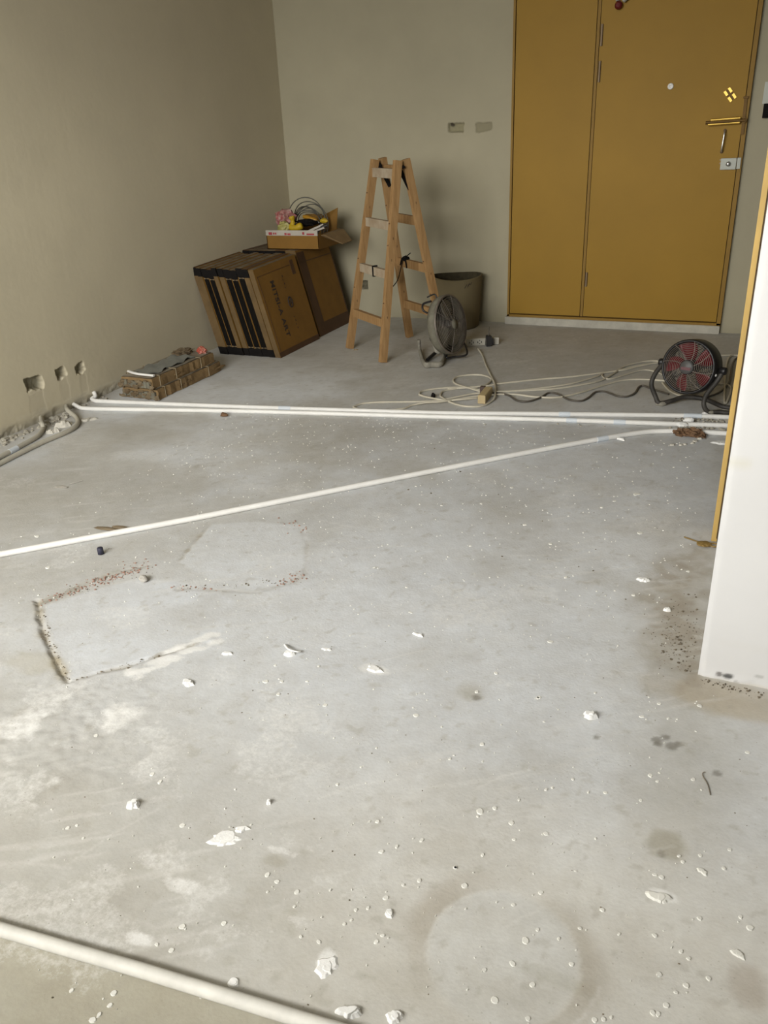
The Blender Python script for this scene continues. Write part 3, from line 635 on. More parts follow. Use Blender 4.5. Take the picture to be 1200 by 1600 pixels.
# ------------------------------------------------------------------ cartons of tiles leaning on the left wall
LEAN = 0.128 / 0.50                          # sideways shift per metre of height
TH = math.atan(LEAN)
def carton(xb, w, y0, y1, h, label, end, group, face=None, rise=0.0):
    # xb: foot of its right side; the carton leans left by TH
    root = thing('tile_carton', (xb, (y0 + y1) / 2, 0.001), label, 'carton', group)
    u = Vector((math.cos(TH), 0, math.sin(TH))); n = Vector((-math.sin(TH), 0, math.cos(TH)))   # across, and up along the lean
    o = Vector((xb - w, 0, 0)); lift = 0.0012
    def P(a, y, c): return o + Vector((1, 0, 0)) * a + Vector((-LEAN, 0, 1)) * c * (1 + rise * (y - y0) / (y1 - y0)) + Vector((0, y, lift))
    def cell(mb, a0, a1, ya, yb, c0, c1):
        vs = [P(a, y, c) for c in (c0, c1) for (a, y) in ((a0, ya), (a1, ya), (a1, yb), (a0, yb))]
        mb.add(vs, [(3, 2, 1, 0), (4, 5, 6, 7), (0, 1, 5, 4), (1, 2, 6, 5), (2, 3, 7, 6), (3, 0, 4, 7)])
    k = 0.002 if end == 'black' else 0.0035
    body = MB(); cell(body, 0, k, y0, y1, 0, h); cell(body, w - k, w, y0, y1, 0, h); cell(body, k, w - k, y0 + .006, y1 - .006, h - .004, h); cell(body, k, w - k, y0 + .006, y1 - .006, 0, .004)
    body.build('sleeve', M['card'], root)
    core = MB(); cell(core, k + .0004, w - k - .0004, y0 + .0015, y1 - .012, .006, h - .006)
    if end == 'black':
        core.build('tile_stack', M['black_tile'], root)
        nb = max(2, int(w / .014)); pl = MB()
        for i in range(nb):
            a0 = k + .001 + (w - 2 * k - .002) * i / nb
            cell(pl, a0 + .0004, a0 + (w - 2 * k) / nb - .0008, y0 - .0008 + .002 * ((i * 37) % 5) / 5, y0 + .03, .045, h - .055)
        pl.build('tile_edge', M['black_tile'], root)
    else:
        core.build('tile_stack', M['black_tile'], root)
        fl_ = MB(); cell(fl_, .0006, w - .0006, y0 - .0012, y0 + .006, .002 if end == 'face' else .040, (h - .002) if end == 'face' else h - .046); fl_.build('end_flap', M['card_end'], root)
    if end != 'face':
        for nm, c0, c1 in (('corner_band', h - .048, h - .001), ('corner_band', .0, .044)):
            bb = MB(); cell(bb, -.0008, w + .0008, y0 - .002, y0 + .010, c0, c1); bb.build(nm, M['black'], root)
        ragged = MB()
        for zc in (h - .056, .050):
            for i in range(3): cell(ragged, w * (.1 + .28 * i), w * (.34 + .28 * i), y0 - .001, y0 + .004, zc - .003 + .002 * (i % 2), zc + .004 - .002 * (i % 2))
        ragged.build('torn_edge', M['card_dusty'], root)
    dust = MB(); cell(dust, .001, w - .001, y0 + .004, y1 - .004, h, h + .0012); dust.build('top_strip', M['card_dusty'] if (int(xb * 1000) % 3) else M['card_dark'], root)
    if face: face(root, P, cell, w, h, y0, y1)
    return root
def strip_on(root, cell, w, ya, yb, c0, c1, m, name, d=.0012):
    mb = MB(); cell(mb, w, w + d, ya, yb, c0, c1); return mb.build(name, m, root)
def face_front(root, P, cell, w, h, y0, y1):
    strip_on(root, cell, w, y0 + .002, y1, .0, .030, M['card_dark'], 'edge_tape')
    strip_on(root, cell, w, y0 + .02, y0 + .024, .03, h - .04, M['card_dark'], 'fold_line')
    strip_on(root, cell, w, y0 + .02, y1 - .09, h - .045, h - .042, M['card_dark'], 'fold_line')
    strip_on(root, cell, w, y1 - .085, y1 - .045, h - .10, h - .02, M['card_dark'], 'tape_tab')
    # printed words run down the face, emblem and two short lines beside them
    ex, ey = Vector((-LEAN, 0, 1)).normalized(), Vector((0, 1, 0))
    rot = Matrix(((-ex.x, ey.x, 0), (-ex.y, ey.y, 0), (-ex.z, ey.z, 0))).to_3x3()
    xa, ya = -ex, ey; za = xa.cross(ya)
    rot = Matrix((xa, ya, za)).transposed()
    def words(txt, size, y, c, name='printed_words'):
        cu = bpy.data.curves.new(name, 'FONT'); cu.body = txt; cu.size = size; cu.extrude = .0003; cu.offset = .0016; cu.space_character = 1.12; cu.materials.append(M['ink'])
        tmp = bpy.data.objects.new(name, cu); COL.objects.link(tmp); bpy.context.view_layer.update()
        me = bpy.data.meshes.new_from_object(tmp.evaluated_get(bpy.context.evaluated_depsgraph_get())); bpy.data.objects.remove(tmp)
        ob = bpy.data.objects.new(name, me); COL.objects.link(ob); ob.parent = root; ob['kind'] = 'stuff'
        ob.matrix_local = Matrix.Translation(P(w + .0012, y, c) - Vector(root.location)) @ rot.to_4x4()
        return ob
    words('MITSI-A ART', .055, y0 + .135, h - .085)
    words('- . - .', .034, y0 + .275, h - .080); words('. - . -', .034, y0 + .275, h - .315)
    em = MB(); cc = P(w + .0006, y0 + .285, h - .235)
    ring = [(cc + ex * .030 * math.cos(a) + ey * .022 * math.sin(a)) for a in [2 * math.pi * i / 28 for i in range(28)]]
    em.tube(ring, .0042, 6, closed=True); em.tube([cc - ex * .02 - ey * .012, cc + ey * .004, cc + ex * .018 + ey * .012], .003, 6); em.tube([cc + ex * .012 - ey * .014, cc - ex * .01 + ey * .014], .003, 6)
    em.build('printed_emblem', M['ink'], root)
def face_back(root, P, cell, w, h, y0, y1):
    strip_on(root, cell, w, y0 + .004, y0 + .095, .0, h - .012, M['card_dark'], 'edge_tape')
    strip_on(root, cell, w, y0 + .095, y1 - .004, .0, .075, M['card_dark'], 'edge_tape', .0010)
    strip_on(root, cell, w, y0 + .02, y1 - .004, h - .075, h - .070, M['card_dark'], 'fold_line')
    strip_on(root, cell, w, y1 - .012, y1, .0, h, M['card_dark'], 'edge_tape', .0014)
order = ['nearest the wall', 'second from the wall', 'third from the wall', 'fourth from the wall', 'fifth from the wall', 'sixth from the wall', 'seventh from the wall', 'eighth from the wall', 'ninth from the wall', 'tenth from the wall', 'outermost, printed with words and an emblem']
row = [(.032, 'card'), (.026, 'card'), (.038, 'black'), (.038, 'black'), (.028, 'card'), (.034, 'card'), (.043, 'black'), (.043, 'black'), (.043, 'black'), (.036, 'card'), (.034, 'face')]
x = -2.905 + .0
for i, (w, e) in enumerate(row):
    gap = .007 if i in (5, 10) else .0018
    x += w + gap
    lab = ('black-ended' if e == 'black' else 'cardboard-ended') + ' tile carton in the front leaning row, ' + order[i] if e != 'face' else 'brown carton printed with vertical black words, outermost of the front leaning row'
    carton(x, w, 4.058 + (.004, .0, .006, .003, .0, .005, .008, .006, .009, .004, .0)[i], 4.56 - .01 * (i % 3), .506 - .004 * ((i * 5) % 4), lab, e, 'tile cartons in the front row', face_front if e == 'face' else None, .035)
XFR = x
x = -2.91
row2 = [.062, .060, .066, .062, .066, .072]
ord2 = ['nearest the wall', 'second from the wall', 'third from the wall', 'fourth from the wall', 'fifth from the wall']
for i, w in enumerate(row2):
    x += w + .004
    carton(x, w, 4.60, 5.06 - .008 * (i % 2), .528 - .005 * ((i * 3) % 3), ('tile carton in the back leaning row, ' + ord2[i]) if i < 5 else 'brown carton with dark tape down its edges, outermost of the back row', 'card' if i < 5 else 'face', 'tile cartons in the back row', face_back if i == 5 else None)
# a bare board standing behind the back row
# ------------------------------------------------------------------ open box of odds and ends on the cartons
BZ = 0.5315; bx0, bx1, by0, by1 = -2.862, -2.492, 4.655, 4.98
bxr = thing('open_box', ((bx0 + bx1) / 2, (by0 + by1) / 2, BZ), 'open cardboard box with red printed white rim on top of the cartons', 'box')
b = MB(); bh = .088; wt = .004
slab(b, bx0, bx1, BZ, BZ + .004, by0, by1); slab(b, bx0, bx1, BZ, BZ + bh, by0, by0 + wt); slab(b, bx0, bx1, BZ, BZ + bh, by1 - wt, by1); slab(b, bx0, bx0 + wt, BZ, BZ + bh, by0, by1); slab(b, bx1 - wt, bx1, BZ, BZ + bh, by0, by1)
b.build('body', M['card'], bxr)
b = MB(); slab(b, bx0 - .001, bx1 - .002, BZ + bh - .006, BZ + bh + .026, by0 - .003, by0 - .0005); b.build('label_band', M['print_white'], bxr)
b = MB()
for u0, u1, z0, z1 in ((.02, .045, .004, .020), (.052, .062, .006, .018), (.066, .076, .006, .018), (.135, .150, .003, .016), (.156, .178, .003, .014), (.262, .276, .006, .022), (.292, .345, .004, .014)):
    slab(b, bx0 + u0, bx0 + u1, BZ + bh - .006 + z0, BZ + bh - .006 + z1, by0 - .0042, by0 - .002)
b.build('red_print', M['print_red'], bxr)
def flap(pts, m=M['card'], th=.004):
    mb = MB(); P_ = [Vector(p) for p in pts]; n = (P_[1] - P_[0]).cross(P_[2] - P_[0]).normalized() * th
    k = len(P_); mb.add(P_ + [p + n for p in P_], [tuple(range(k))[::-1], tuple(range(k, 2 * k))] + [(i, (i + 1) % k, k + (i + 1) % k, k + i) for i in range(k)])
    return mb.build('flap', m, bxr)
zt = BZ + bh
flap([(bx1 - .14, by1 - .02, zt), (bx1 - .03, by1 - .004, zt), (bx1 - .025, by1 + .02, zt + .125), (bx1 - .15, by1 + .03, zt + .075)])
flap([(bx0 + .09, by1 - .004, zt), (bx1 - .16, by1 - .004, zt), (bx1 - .15, by1 + .03, zt + .085), (bx0 + .10, by1 + .03, zt + .085)])
flap([(bx1 - .005, by0 + .04, zt - .01), (bx1 + .03, by0 + .02, zt - .005), (bx1 + .125, by0 + .08, zt - .065), (bx1 + .130, by0 + .20, zt - .060), (bx1 + .05, by0 + .26, zt), (bx1 - .005, by1 - .03, zt)], M['card_tan'])
def tz(px, py, y): return onY(px, py, y)
# what lies in the box
c = tz(446, 346, 4.74); b = MB(); b.blob((c.x - .02, 4.78, c.z + .01), (.062, .06, .060), 5, 3, .5, 2.6)
tag(b.build('plastic_bag', M['bag']), 'crumpled red and white plastic bag at the left of the open box', 'bag')
c = tz(444, 355, 4.70); b = MB(); b.blob((c.x, 4.70, c.z), (.040, .034, .034), 9, 3, .45, 2.8)
tag(b.build('snack_packet', M['bag_green']), 'pale yellow and green crumpled packet at the front of the open box', 'packet')
c = tz(463, 351, 4.71); cl = thing('yellow_clamp', (c.x, 4.71, c.z - .03), 'bright yellow L-shaped plastic tool in the middle of the open box', 'tool')
b = MB(); b.tube(curve([(c.x - .030, 4.71, c.z + .050), (c.x - .024, 4.71, c.z + .020), (c.x - .026, 4.71, c.z - .012)], 5), [.016 + .004 * math.sin(i) for i in range(11)], 10); b.build('handle', M['yellow'], cl)
b = MB(); b.tube(curve([(c.x - .040, 4.705, c.z - .012), (c.x, 4.70, c.z - .018), (c.x + .042, 4.71, c.z - .004)], 6), [.020, .021, .022, .022, .021, .02, .019, .02, .021, .022, .022, .02, .014], 10); b.build('body', M['yellow'], cl)
b = MB(); b.blob((c.x + .002, 4.69, c.z + .004), (.006, .006, .006), 2, 1); b.build('button', M['black_plastic'], cl)
c = tz(484, 341, 4.82); cl = thing('screwdriver', (c.x, 4.82, c.z), 'orange-handled screwdriver lying on black cloth in the open box', 'tool')
b = MB(); b.tube([(c.x - .045, 4.82, c.z + .010), (c.x - .02, 4.82, c.z + .006), (c.x + .04, 4.82, c.z - .012), (c.x + .05, 4.82, c.z - .016)], [.011, .014, .013, .008], 10); b.build('handle', M['orange'], cl)
b = MB(); b.tube([(c.x + .05, 4.82, c.z - .016), (c.x + .062, 4.825, c.z - .028)], .004, 8); b.build('shaft', M['steel'], cl)
b = MB(); b.blob((c.x - .012, 4.80, c.z - .024), (.075, .05, .022), 12, 3, .4, 2.4); tag(b.build('black_cloth', M['black']), 'black cloth bundled under the screwdriver in the open box', 'cloth')
c = tz(497, 357, 4.73); cl = thing('cutter_knife', (c.x, 4.73, c.z), 'white and black bladed tool poking out at the right of the open box', 'tool')
b = MB(); b.beam((c.x - .075, 4.72, c.z - .02), (c.x + .035, 4.74, c.z + .022), (0, 1, 0), .02, .012); b.beam((c.x - .02, 4.70, c.z - .016), (c.x + .05, 4.72, c.z + .006), (0, 1, 0), .02, .010); b.build('body', M['print_white'], cl)
b = MB(); b.tube([(c.x + .02, 4.73, c.z + .008), (c.x + .062, 4.74, c.z + .018)], [.008, .012], 10); b.build('grip', M['black_plastic'], cl)
c = tz(505, 345, 4.74); b = MB(); b.blob((c.x, 4.75, c.z), (.030, .022, .014), 22, 2, .3); tag(b.build('yellow_tape_reel', M['yellow']), 'small yellow lump beside the black grip in the open box', 'tool')
# coil of grey wire behind the box contents
c = tz(483, 352, 4.93); coil = MB()
for i, (rx, rz, dx, dy) in enumerate(((.118, .150, 0, 0), (.110, .128, .018, .012), (.100, .104, .012, -.010), (.095, .098, -.004, .016), (.088, .090, .014, .004), (.098, .110, .030, .02), (.080, .080, .008, -.004), (.074, .072, .012, .01))):
    coil.tube([(c.x + dx + 1.12 * rx * math.cos(a), 4.90 + dy + .02 * math.sin(2 * a + i), c.z + .005 + 1.12 * rz * math.sin(a)) for a in [math.pi * 2 * k / 40 for k in range(40)]], .0032, 6, closed=True)
tag(coil.build('wire_coil', M['wire']), 'coil of thin grey wire standing in the back of the open box', 'wire')

# ------------------------------------------------------------------ strapped bundle of profiles on the floor
def bundle(z0, z1, x0, x1, y0, y1, label, seed):
    rr = random.Random(seed)
    root = thing('cardboard_bundle', ((x0 + x1) / 2, (y0 + y1) / 2, z0), label, 'package', 'strapped packages on the floor')
    ns = 22; ring = []; mb = MB(); nr = 16
    vs = []
    for i in range(ns + 1):
        t_ = i / ns; y = y0 + (y1 - y0) * t_
        w = (x1 - x0) / 2 * (1 - .05 * rr.random()); h = (z1 - z0)
        cxx = (x0 + x1) / 2 + .006 * (rr.random() - .5)
        prof = [(-1, 0), (-1, .35), (-1, .7), (-.97, .98), (-.5, 1.0), (0, 1.0), (.5, 1.0), (.97, .98), (1, .7), (1, .35), (1, 0), (.5, 0), (0, 0), (-.5, 0)]
        nr = len(prof)
        for a, c2 in prof: vs.append((cxx + a * w * (1 + .03 * (rr.random() - .5)), y, z0 + c2 * h * (1 - .06 * rr.random() * (c2 > 0))))
    fs = [(i * nr + q, (i + 1) * nr + q, (i + 1) * nr + (q + 1) % nr, i * nr + (q + 1) % nr) for i in range(ns) for q in range(nr)]
    mb.add(vs, fs); mb.add([vs[q] for q in range(nr)], [tuple(range(nr))]); mb.add([vs[ns * nr + q] for q in range(nr)], [tuple(range(nr))[::-1]])
    mb.build('wrapping', M['card_tan'] if seed == 1 else M['card_tan'], root)
    tp = MB(); n2_ = 10; tv = [(x0 + .012 + (x1 - x0 - .024) * j / 3, y0 + .004 + (y1 - y0 - .008) * i / (n2_ - 1), z1 + .0012 + .002 * rr.random()) for i in range(n2_) for j in range(4)]
    tp.add(tv, [(i * 4 + j, (i + 1) * 4 + j, (i + 1) * 4 + j + 1, i * 4 + j + 1)[::-1] for i in range(n2_ - 1) for j in range(3)], True)
    tp.add([(v[0], v[1], v[2] - .003) for v in tv], [(i * 4 + j, (i + 1) * 4 + j, (i + 1) * 4 + j + 1, i * 4 + j + 1) for i in range(n2_ - 1) for j in range(3)])
    tp.build('top_sheet', M['dust_sheet'], root)
    # slats showing at the near end
    for i in range(9):
        w = (x1 - x0 - .02) / 9
        sb = MB(); slab(sb, x0 + .01 + w * i + .0015, x0 + .01 + w * (i + 1) - .0015, z0 + .006, z1 - .012 - .01 * rr.random(), y0 - .008 - .008 * rr.random(), y0 + .05)
        sb.build('slat', M['fan_grey'], root)
    tb = MB()
    for i in range(13):
        cxx = x0 + (x1 - x0) * (i + .5) / 13; cz_ = (z1 - .010 - rr.random() * .022) if i % 3 else z0 + .012
        tb.blob((cxx, y0 - .008 - .006 * rr.random(), cz_), (.013 + .01 * rr.random(), .004, .006 + .008 * rr.random()), seed * 20 + i, 2, .7, 3)
    tb.build('torn_end', M['card_dusty'], root)
    tb = MB()
    for i in range(5):
        yy = y0 + (y1 - y0) * rr.random(); tb.blob((x1 - .002, yy, z0 + (z1 - z0) * rr.random() * .5), (.004, .02 + .03 * rr.random(), .004 + .004 * rr.random()), seed * 40 + i, 2, .5, 3, flatbottom=.002)
    tb.build('torn_side', M['card_tan'], root)
    for yy in (y0 + .055, y0 + .19, y1 - .13):
        sb = MB(); g = .003
        sb.tube([(x0 - g, yy, max(z0, .003)), (x0 - g, yy, z1 + g), ((x0 + x1) / 2, yy, z1 + g + .002), (x1 + g, yy, z1 + g), (x1 + g, yy, max(z0, .003))], .0032, 6, flat=.5); st = sb.build('strap', M['straw'], root)
    return root
bundle(.002, .055, -2.900, -2.672, 3.165, 3.735, 'dusty cardboard package of slats lying on the floor, lower of two by the left wall', 1)
bundle(.058, .112, -2.895, -2.690, 3.160, 3.700, 'strapped cardboard package of slats on top of the lower package', 2)
b = MB(); nseg = 14; vs = []
for i in range(nseg):
    for j in range(5):
        vs.append((-2.85 + .13 * j / 4 + .01 * math.sin(i), 3.21 + .36 * i / (nseg - 1), .116 + .007 * (1 + math.sin(i * 1.7 + j * 2.1))))
b.add(vs, [(i * 5 + j, (i + 1) * 5 + j, (i + 1) * 5 + j + 1, i * 5 + j + 1) for i in range(nseg - 1) for j in range(4)], True)
b.add([(v[0], v[1], v[2] - .002) for v in vs], [(i * 5 + j + 1, (i + 1) * 5 + j + 1, (i + 1) * 5 + j, i * 5 + j) for i in range(nseg - 1) for j in range(4)], True)
tag(b.build('plastic_film', M['grey_strip']), 'grey plastic film lying on top of the strapped package', 'film')
b = MB(); b.tube(curve([(-2.885, 3.22, .122), (-2.80, 3.185, .124), (-2.70, 3.19, .120)], 5), .010, 8, flat=.6); tag(b.build('white_offcut', M['white_plastic']), 'white strip offcut across the near end of the package', 'offcut')
b = MB(); b.blob((-2.84, 3.62, .124), (.045, .07, .018), 31, 3, .5, 3, flatbottom=.113); tag(b.build('torn_cardboard', M['card_dusty']), 'torn cardboard scrap on the far end of the package', 'scrap')
b = MB(); b.blob((-2.742, 3.665, .130), (.028, .022, .020), 37, 3, .5, 3, flatbottom=.113); tag(b.build('red_wrapper', mat('red_wrapper', (.40, .025, .012), .45, col2=(.36, .16, .11), scale=30)), 'crumpled red wrapper on the far end of the package', 'wrapper')

# ------------------------------------------------------------------ wooden trestle ladder
A, B_, C_ = fl(546, 545), fl(598, 567), fl(640, 527); D_ = C_ + (B_ - A)
TA, TB = Vector((-2.022, 4.512, 1.040)), Vector((-1.788, 4.280, 1.040)); TC, TD = TA + Vector((.022, .055, .006)), TB + Vector((.022, .055, .004))
lad = thing('trestle_ladder', (A + B_ + C_ + D_) / 4, 'folding pine trestle ladder standing open by the back wall', 'ladder')
W_ = (B_ - A).normalized()
for a, b2 in ((A, TA), (B_, TB), (C_, TC), (D_, TD)):
    mb = MB(); up = (b2 - a).normalized(); mb.beam(a + up * .004, b2, W_, .029, .041); r_ = mb.build('rail', M['pine'], lad)
    kb = MB(); kk = random.Random(int(a.x * 1000)); nrm = up.cross(W_).normalized()
    for t_ in (kk.uniform(.2, .3), kk.uniform(.42, .55), kk.uniform(.62, .8)):
        q = a.lerp(b2, t_) + W_ * .0147; kb.blob(q, (.0022, .0022, .0085), int(t_ * 100), 1, .2)
        q = a.lerp(b2, t_ + .07) - nrm * .0207 * (1 if nrm.y > 0 else -1); kb.blob(q, (.008, .003, .004), int(t_ * 90), 1, .2)
    kb.build('knot', M['knot'], r_)
def rail_t(a, b2, px, py):                    # where along the rail a sight line passes
    d = Vector(ray(px, py)).normalized(); e = b2 - a; w0 = a - Vector((0, 0, H))
    k = e.dot(d); return max(0, min(1, (k * d.dot(w0) - e.dot(w0)) / (e.dot(e) - k * k)))
rung_front = [rail_t(A, TA, *p) for p in ((553, 488), (563.5, 417), (574, 346))]
rung_back = [rail_t(C_, TC, *p) for p in ((632, 474), (622, 408), (612, 338))]
for (a, ta, b2, tb, ts, m3) in ((A, TA, B_, TB, rung_front, ('pine', 'pine_dusty', 'pine_dusty')), (C_, TC, D_, TD, rung_back, ('pine', 'pine', 'pine'))):
    for t_, mm in zip(ts, m3):
        mb = MB(); p, q = a.lerp(ta, t_), b2.lerp(tb, t_); mb.beam(p - W_ * .012, q + W_ * .012, (0, 0, 1), .046, .024); mb.build('rung', M[mm], lad)
mb = MB(); mb.beam(TA.lerp(A, .062) - W_ * .01 , TB.lerp(B_, .062) + W_ * .01, (0, 0, 1), .048, .022); mb.build('top_board', M['pine_dusty'], lad)
mb = MB(); mb.beam(TC.lerp(C_, .062) - W_ * .01, TD.lerp(D_, .062) + W_ * .01, (0, 0, 1), .060, .022); mb.build('top_board', M['pine'], lad)
for t0, t1, s in ((TA, TC, 1), (TB, TD, -1)):
    mb = MB(); mb.beam(t0 + Vector((0, .02, -.02)) + W_ * .019 * s, t1 + Vector((.03, .0, -.15)) + W_ * .019 * s, W_, .004, .022); h = mb.build('hinge', M['black'], lad); h['label'] = 'black iron hinge strap'
    mb = MB(); mb.tube([(t0 + t1) / 2 + Vector((0, 0, -.035)) - W_ * .022, (t0 + t1) / 2 + Vector((0, 0, -.035)) + W_ * .022], .008, 8); mb.build('pivot', M['black'], lad)
p = A.lerp(TA, rung_front[1]).lerp(B_.lerp(TB, rung_front[1]), .52); mb = MB(); mb.beam(p - W_ * .006, p + W_ * .006, (0, 0, 1), .060, .030); tag(mb.build('rung_band', M['black'], lad), 'black tape round a rung')
p, q = C_.lerp(TC, rung_back[1]), D_.lerp(TD, rung_back[1]); m_ = p.lerp(q, .30) + Vector((0, 0, .028))
b = MB(); n_ = Vector((-.6, -.8, 0))
b.tube(curve([m_ + W_ * .045 + Vector((0, 0, .035)), m_ + W_ * .01 + n_ * .01 + Vector((0, 0, .012)), m_ - W_ * .01 + n_ * .018, m_ - W_ * .03 + n_ * .022 + Vector((0, 0, -.05)), m_ - W_ * .065 + n_ * .03 + Vector((0, 0, -.13)), m_ - W_ * .13 + n_ * .04 + Vector((0, 0, -.185))], 6), .003, 6)
b.tube(curve([m_ - W_ * .04 + n_ * .022 + Vector((0, 0, -.04)), m_ - W_ * .015 + n_ * .022 + Vector((0, 0, .002)), m_ + W_ * .015 + n_ * .02 + Vector((0, 0, -.004)), m_ + W_ * .03 + n_ * .02 + Vector((0, 0, -.05))], 5), [.004] * 16, 6)
b.blob(m_ + n_ * .006, (.022, .018, .016), 4, 2, .3)
tag(b.build('twisted_wire', M['black']), 'black wire twisted round a rear rung of the ladder', 'wire')

# ------------------------------------------------------------------ grey tub against the back wall
tc_ = Vector((-1.745, 5.082, 0)); tub = thing('mixing_tub', tc_, 'round grey-green tub standing against the back wall', 'tub')
def tubring(r, z, w=.0): return [(r + .004 * math.sin(3 * a + w) , z, a) for a in [2 * math.pi * k / 48 for k in range(48)]]
b = MB(); prof = [(0.0, .002), (.138, .002), (.146, .010), (.152, .10), (.158, .22), (.163, .318), (.163, .324), (.155, .324)]; vs = []; nr = 48
for r, z in prof:
    for k in range(nr):
        a = 2 * math.pi * k / nr; wob = .004 * math.sin(3 * a) * z / .32; zz = z + (.006 * math.sin(2 * a + .6) if z > .3 else 0)
        vs.append((tc_.x + (r + wob) * math.cos(a), tc_.y + (r + wob) * math.sin(a), zz))
b.add(vs, [(i * nr + k, i * nr + (k + 1) % nr, (i + 1) * nr + (k + 1) % nr, (i + 1) * nr + k) for i in range(len(prof) - 1) for k in range(nr)], True)
b.build('shell', M['tub'], tub)
b = MB(); prof = [(.1552, .323), (.150, .22), (.143, .06), (.136, .03), (0, .028)]; vs = []
for r, z in prof:
    for k in range(nr):
        a = 2 * math.pi * k / nr; wob = .004 * math.sin(3 * a) * z / .32; zz = z + (.006 * math.sin(2 * a + .6) if z > .3 else 0)
        vs.append((tc_.x + (r + wob) * math.cos(a), tc_.y + (r + wob) * math.sin(a), zz))
b.add(vs, [(i * nr + k, i * nr + (k + 1) % nr, (i + 1) * nr + (k + 1) % nr, (i + 1) * nr + k) for i in range(len(prof) - 1) for k in range(nr)], True)
b.build('lining', M['tub_in'], tub)
b = MB()
for a0, a1, z0, z1 in ((-52, -46, .268, .292), (-45, -39, .272, .298), (-37, -33, .286, .300), (-44, -38, .285, .290)):
    pts = []
    for k in range(5):
        a = math.radians(a0 + (a1 - a0) * k / 4); z = z0 + (z1 - z0) * k / 4; r = .163 + .004 * math.sin(3 * a) * z / .32
        pts.append((tc_.x + r * math.cos(a), tc_.y + r * math.sin(a), z))
    b.tube(pts, .0016, 5)
b.build('pen_mark', M['ink'], tub)

# ------------------------------------------------------------------ old grey fan lying back on its stand
def axes(n, up=Vector((0, 0, 1))):
    n = Vector(n).normalized(); x = up.cross(n).normalized(); y = n.cross(x); return Matrix((x, y, n)).transposed().to_4x4()
GC = Vector((-1.532, 4.292, .190)); GM = Matrix.Translation(GC) @ axes((.965, -.19, .20)); GR = .160
gf = thing('floor_fan', (GC.x, GC.y, 0), 'dusty grey round floor fan tilted up in front of the tub', 'fan')
b = MB(); b.lathe([(GR, .026), (GR + .003, .0), (GR - .006, -.026), (GR - .016, -.028), (GR - .010, .0), (GR - .008, .026)], GM, 40, closed=True); b.build('housing', M['fan_grey'], gf)
b = MB(); b.lathe([(GR - .016, -.027), (.11, -.042), (.070, -.052), (.062, -.080), (.05, -.094), (0, -.097)], GM, 32); b.build('motor_cover', M['fan_grey'], gf)
b = MB()
def circ(m4, r, z, n=44): return [m4 @ Vector((r * math.cos(a), r * math.sin(a), z)) for a in [2 * math.pi * k / n for k in range(n)]]
for i in range(12): rr_ = .030 + (GR - .034) * i / 11; b.tube(circ(GM, rr_, .055 - .022 * (rr_ / GR) ** 2), .0014, 5, closed=True)
for i in range(10):
    a = 2 * math.pi * i / 10; b.tube([GM @ Vector((rr_ * math.cos(a), rr_ * math.sin(a), .0535 - .022 * (rr_ / GR) ** 2)) for rr_ in (.02, .07, .12, GR)], .0020, 5)
b.tube(circ(GM, GR, .030), .005, 8, closed=True)
b.build('grill', M['grill'], gf)
b = MB(); b.lathe([(0, .060), (.026, .058), (.030, .05), (.028, .046), (0, .046)], GM, 24); b.build('grill_cap', M['fan_grey'], gf)
def blade(m4, a0, span, r0, r1, pitch):
    mb = MB(); nr_, na = 6, 7; vs = []
    for side in (0, .002):
        for i in range(nr_):
            r = r0 + (r1 - r0) * i / (nr_ - 1); wsp = span * (.55 + .45 * math.sin(math.pi * (i + .6) / (nr_ + .2)))
            for j in range(na):
                s = j / (na - 1) - .5; a = a0 + s * wsp + .25 * (i / nr_)
                vs.append(m4 @ Vector((r * math.cos(a), r * math.sin(a), pitch * s * (1 - .4 * i / nr_) + side)))
    def I(sd, i, j): return sd * nr_ * na + i * na + j
    fs = []
    for i in range(nr_ - 1):
        for j in range(na - 1):
            fs.append((I(0, i, j), I(0, i + 1, j), I(0, i + 1, j + 1), I(0, i, j + 1))); fs.append((I(1, i, j), I(1, i, j + 1), I(1, i + 1, j + 1), I(1, i + 1, j)))
    for i in range(nr_ - 1):
        fs.append((I(0, i, 0), I(1, i, 0), I(1, i + 1, 0), I(0, i + 1, 0))); fs.append((I(0, i, na - 1), I(0, i + 1, na - 1), I(1, i + 1, na - 1), I(1, i, na - 1)))
    mb.add(vs, fs, True); return mb
for i in range(3): blade(GM @ Matrix.Translation((0, 0, .008)), 1.2 + i * 2.094, 1.75, .025, .138, .040).build('blade', M['fan_blade'], gf)
b = MB(); b.lathe([(0, .040), (.022, .038), (.028, .03), (.028, -.02), (0, -.02)], GM, 20); b.build('hub', M['black_plastic'], gf)
gi = GM.to_3x3(); ux, uy, un = gi.col[0], gi.col[1], gi.col[2]
b = MB(); q = GC - un * .05 + uy * .12
b.tube(curve([q - un * .02 + uy * .02, q - un * .075 + uy * .012, q - un * .085 - uy * .02, q - un * .06 - uy * .04], 4), .006, 8); b.tube(curve([q + uy * .03 + un * .02, q + uy * .055 + un * .01 , q + uy * .045 - un * .04], 4), .0045, 8); b.build('carry_handle', M['black_plastic'], gf)
b = MB(); q = GC - uy * .06 - un * .085 - ux * .02; b.blob(q, (.024, .024, .026), 6, 2, .15); b.blob(q + Vector((.028, -.02, .004)), (.014, .014, .014), 8, 2, .1); b.build('tilt_knob', M['black_plastic'], gf)
st0 = fl(655, 553); st1 = fl(662, 574); st2 = fl(688, 574); st3 = fl(694, 556)
b = MB(); kn = q + Vector((0.01, -.015, -.015))
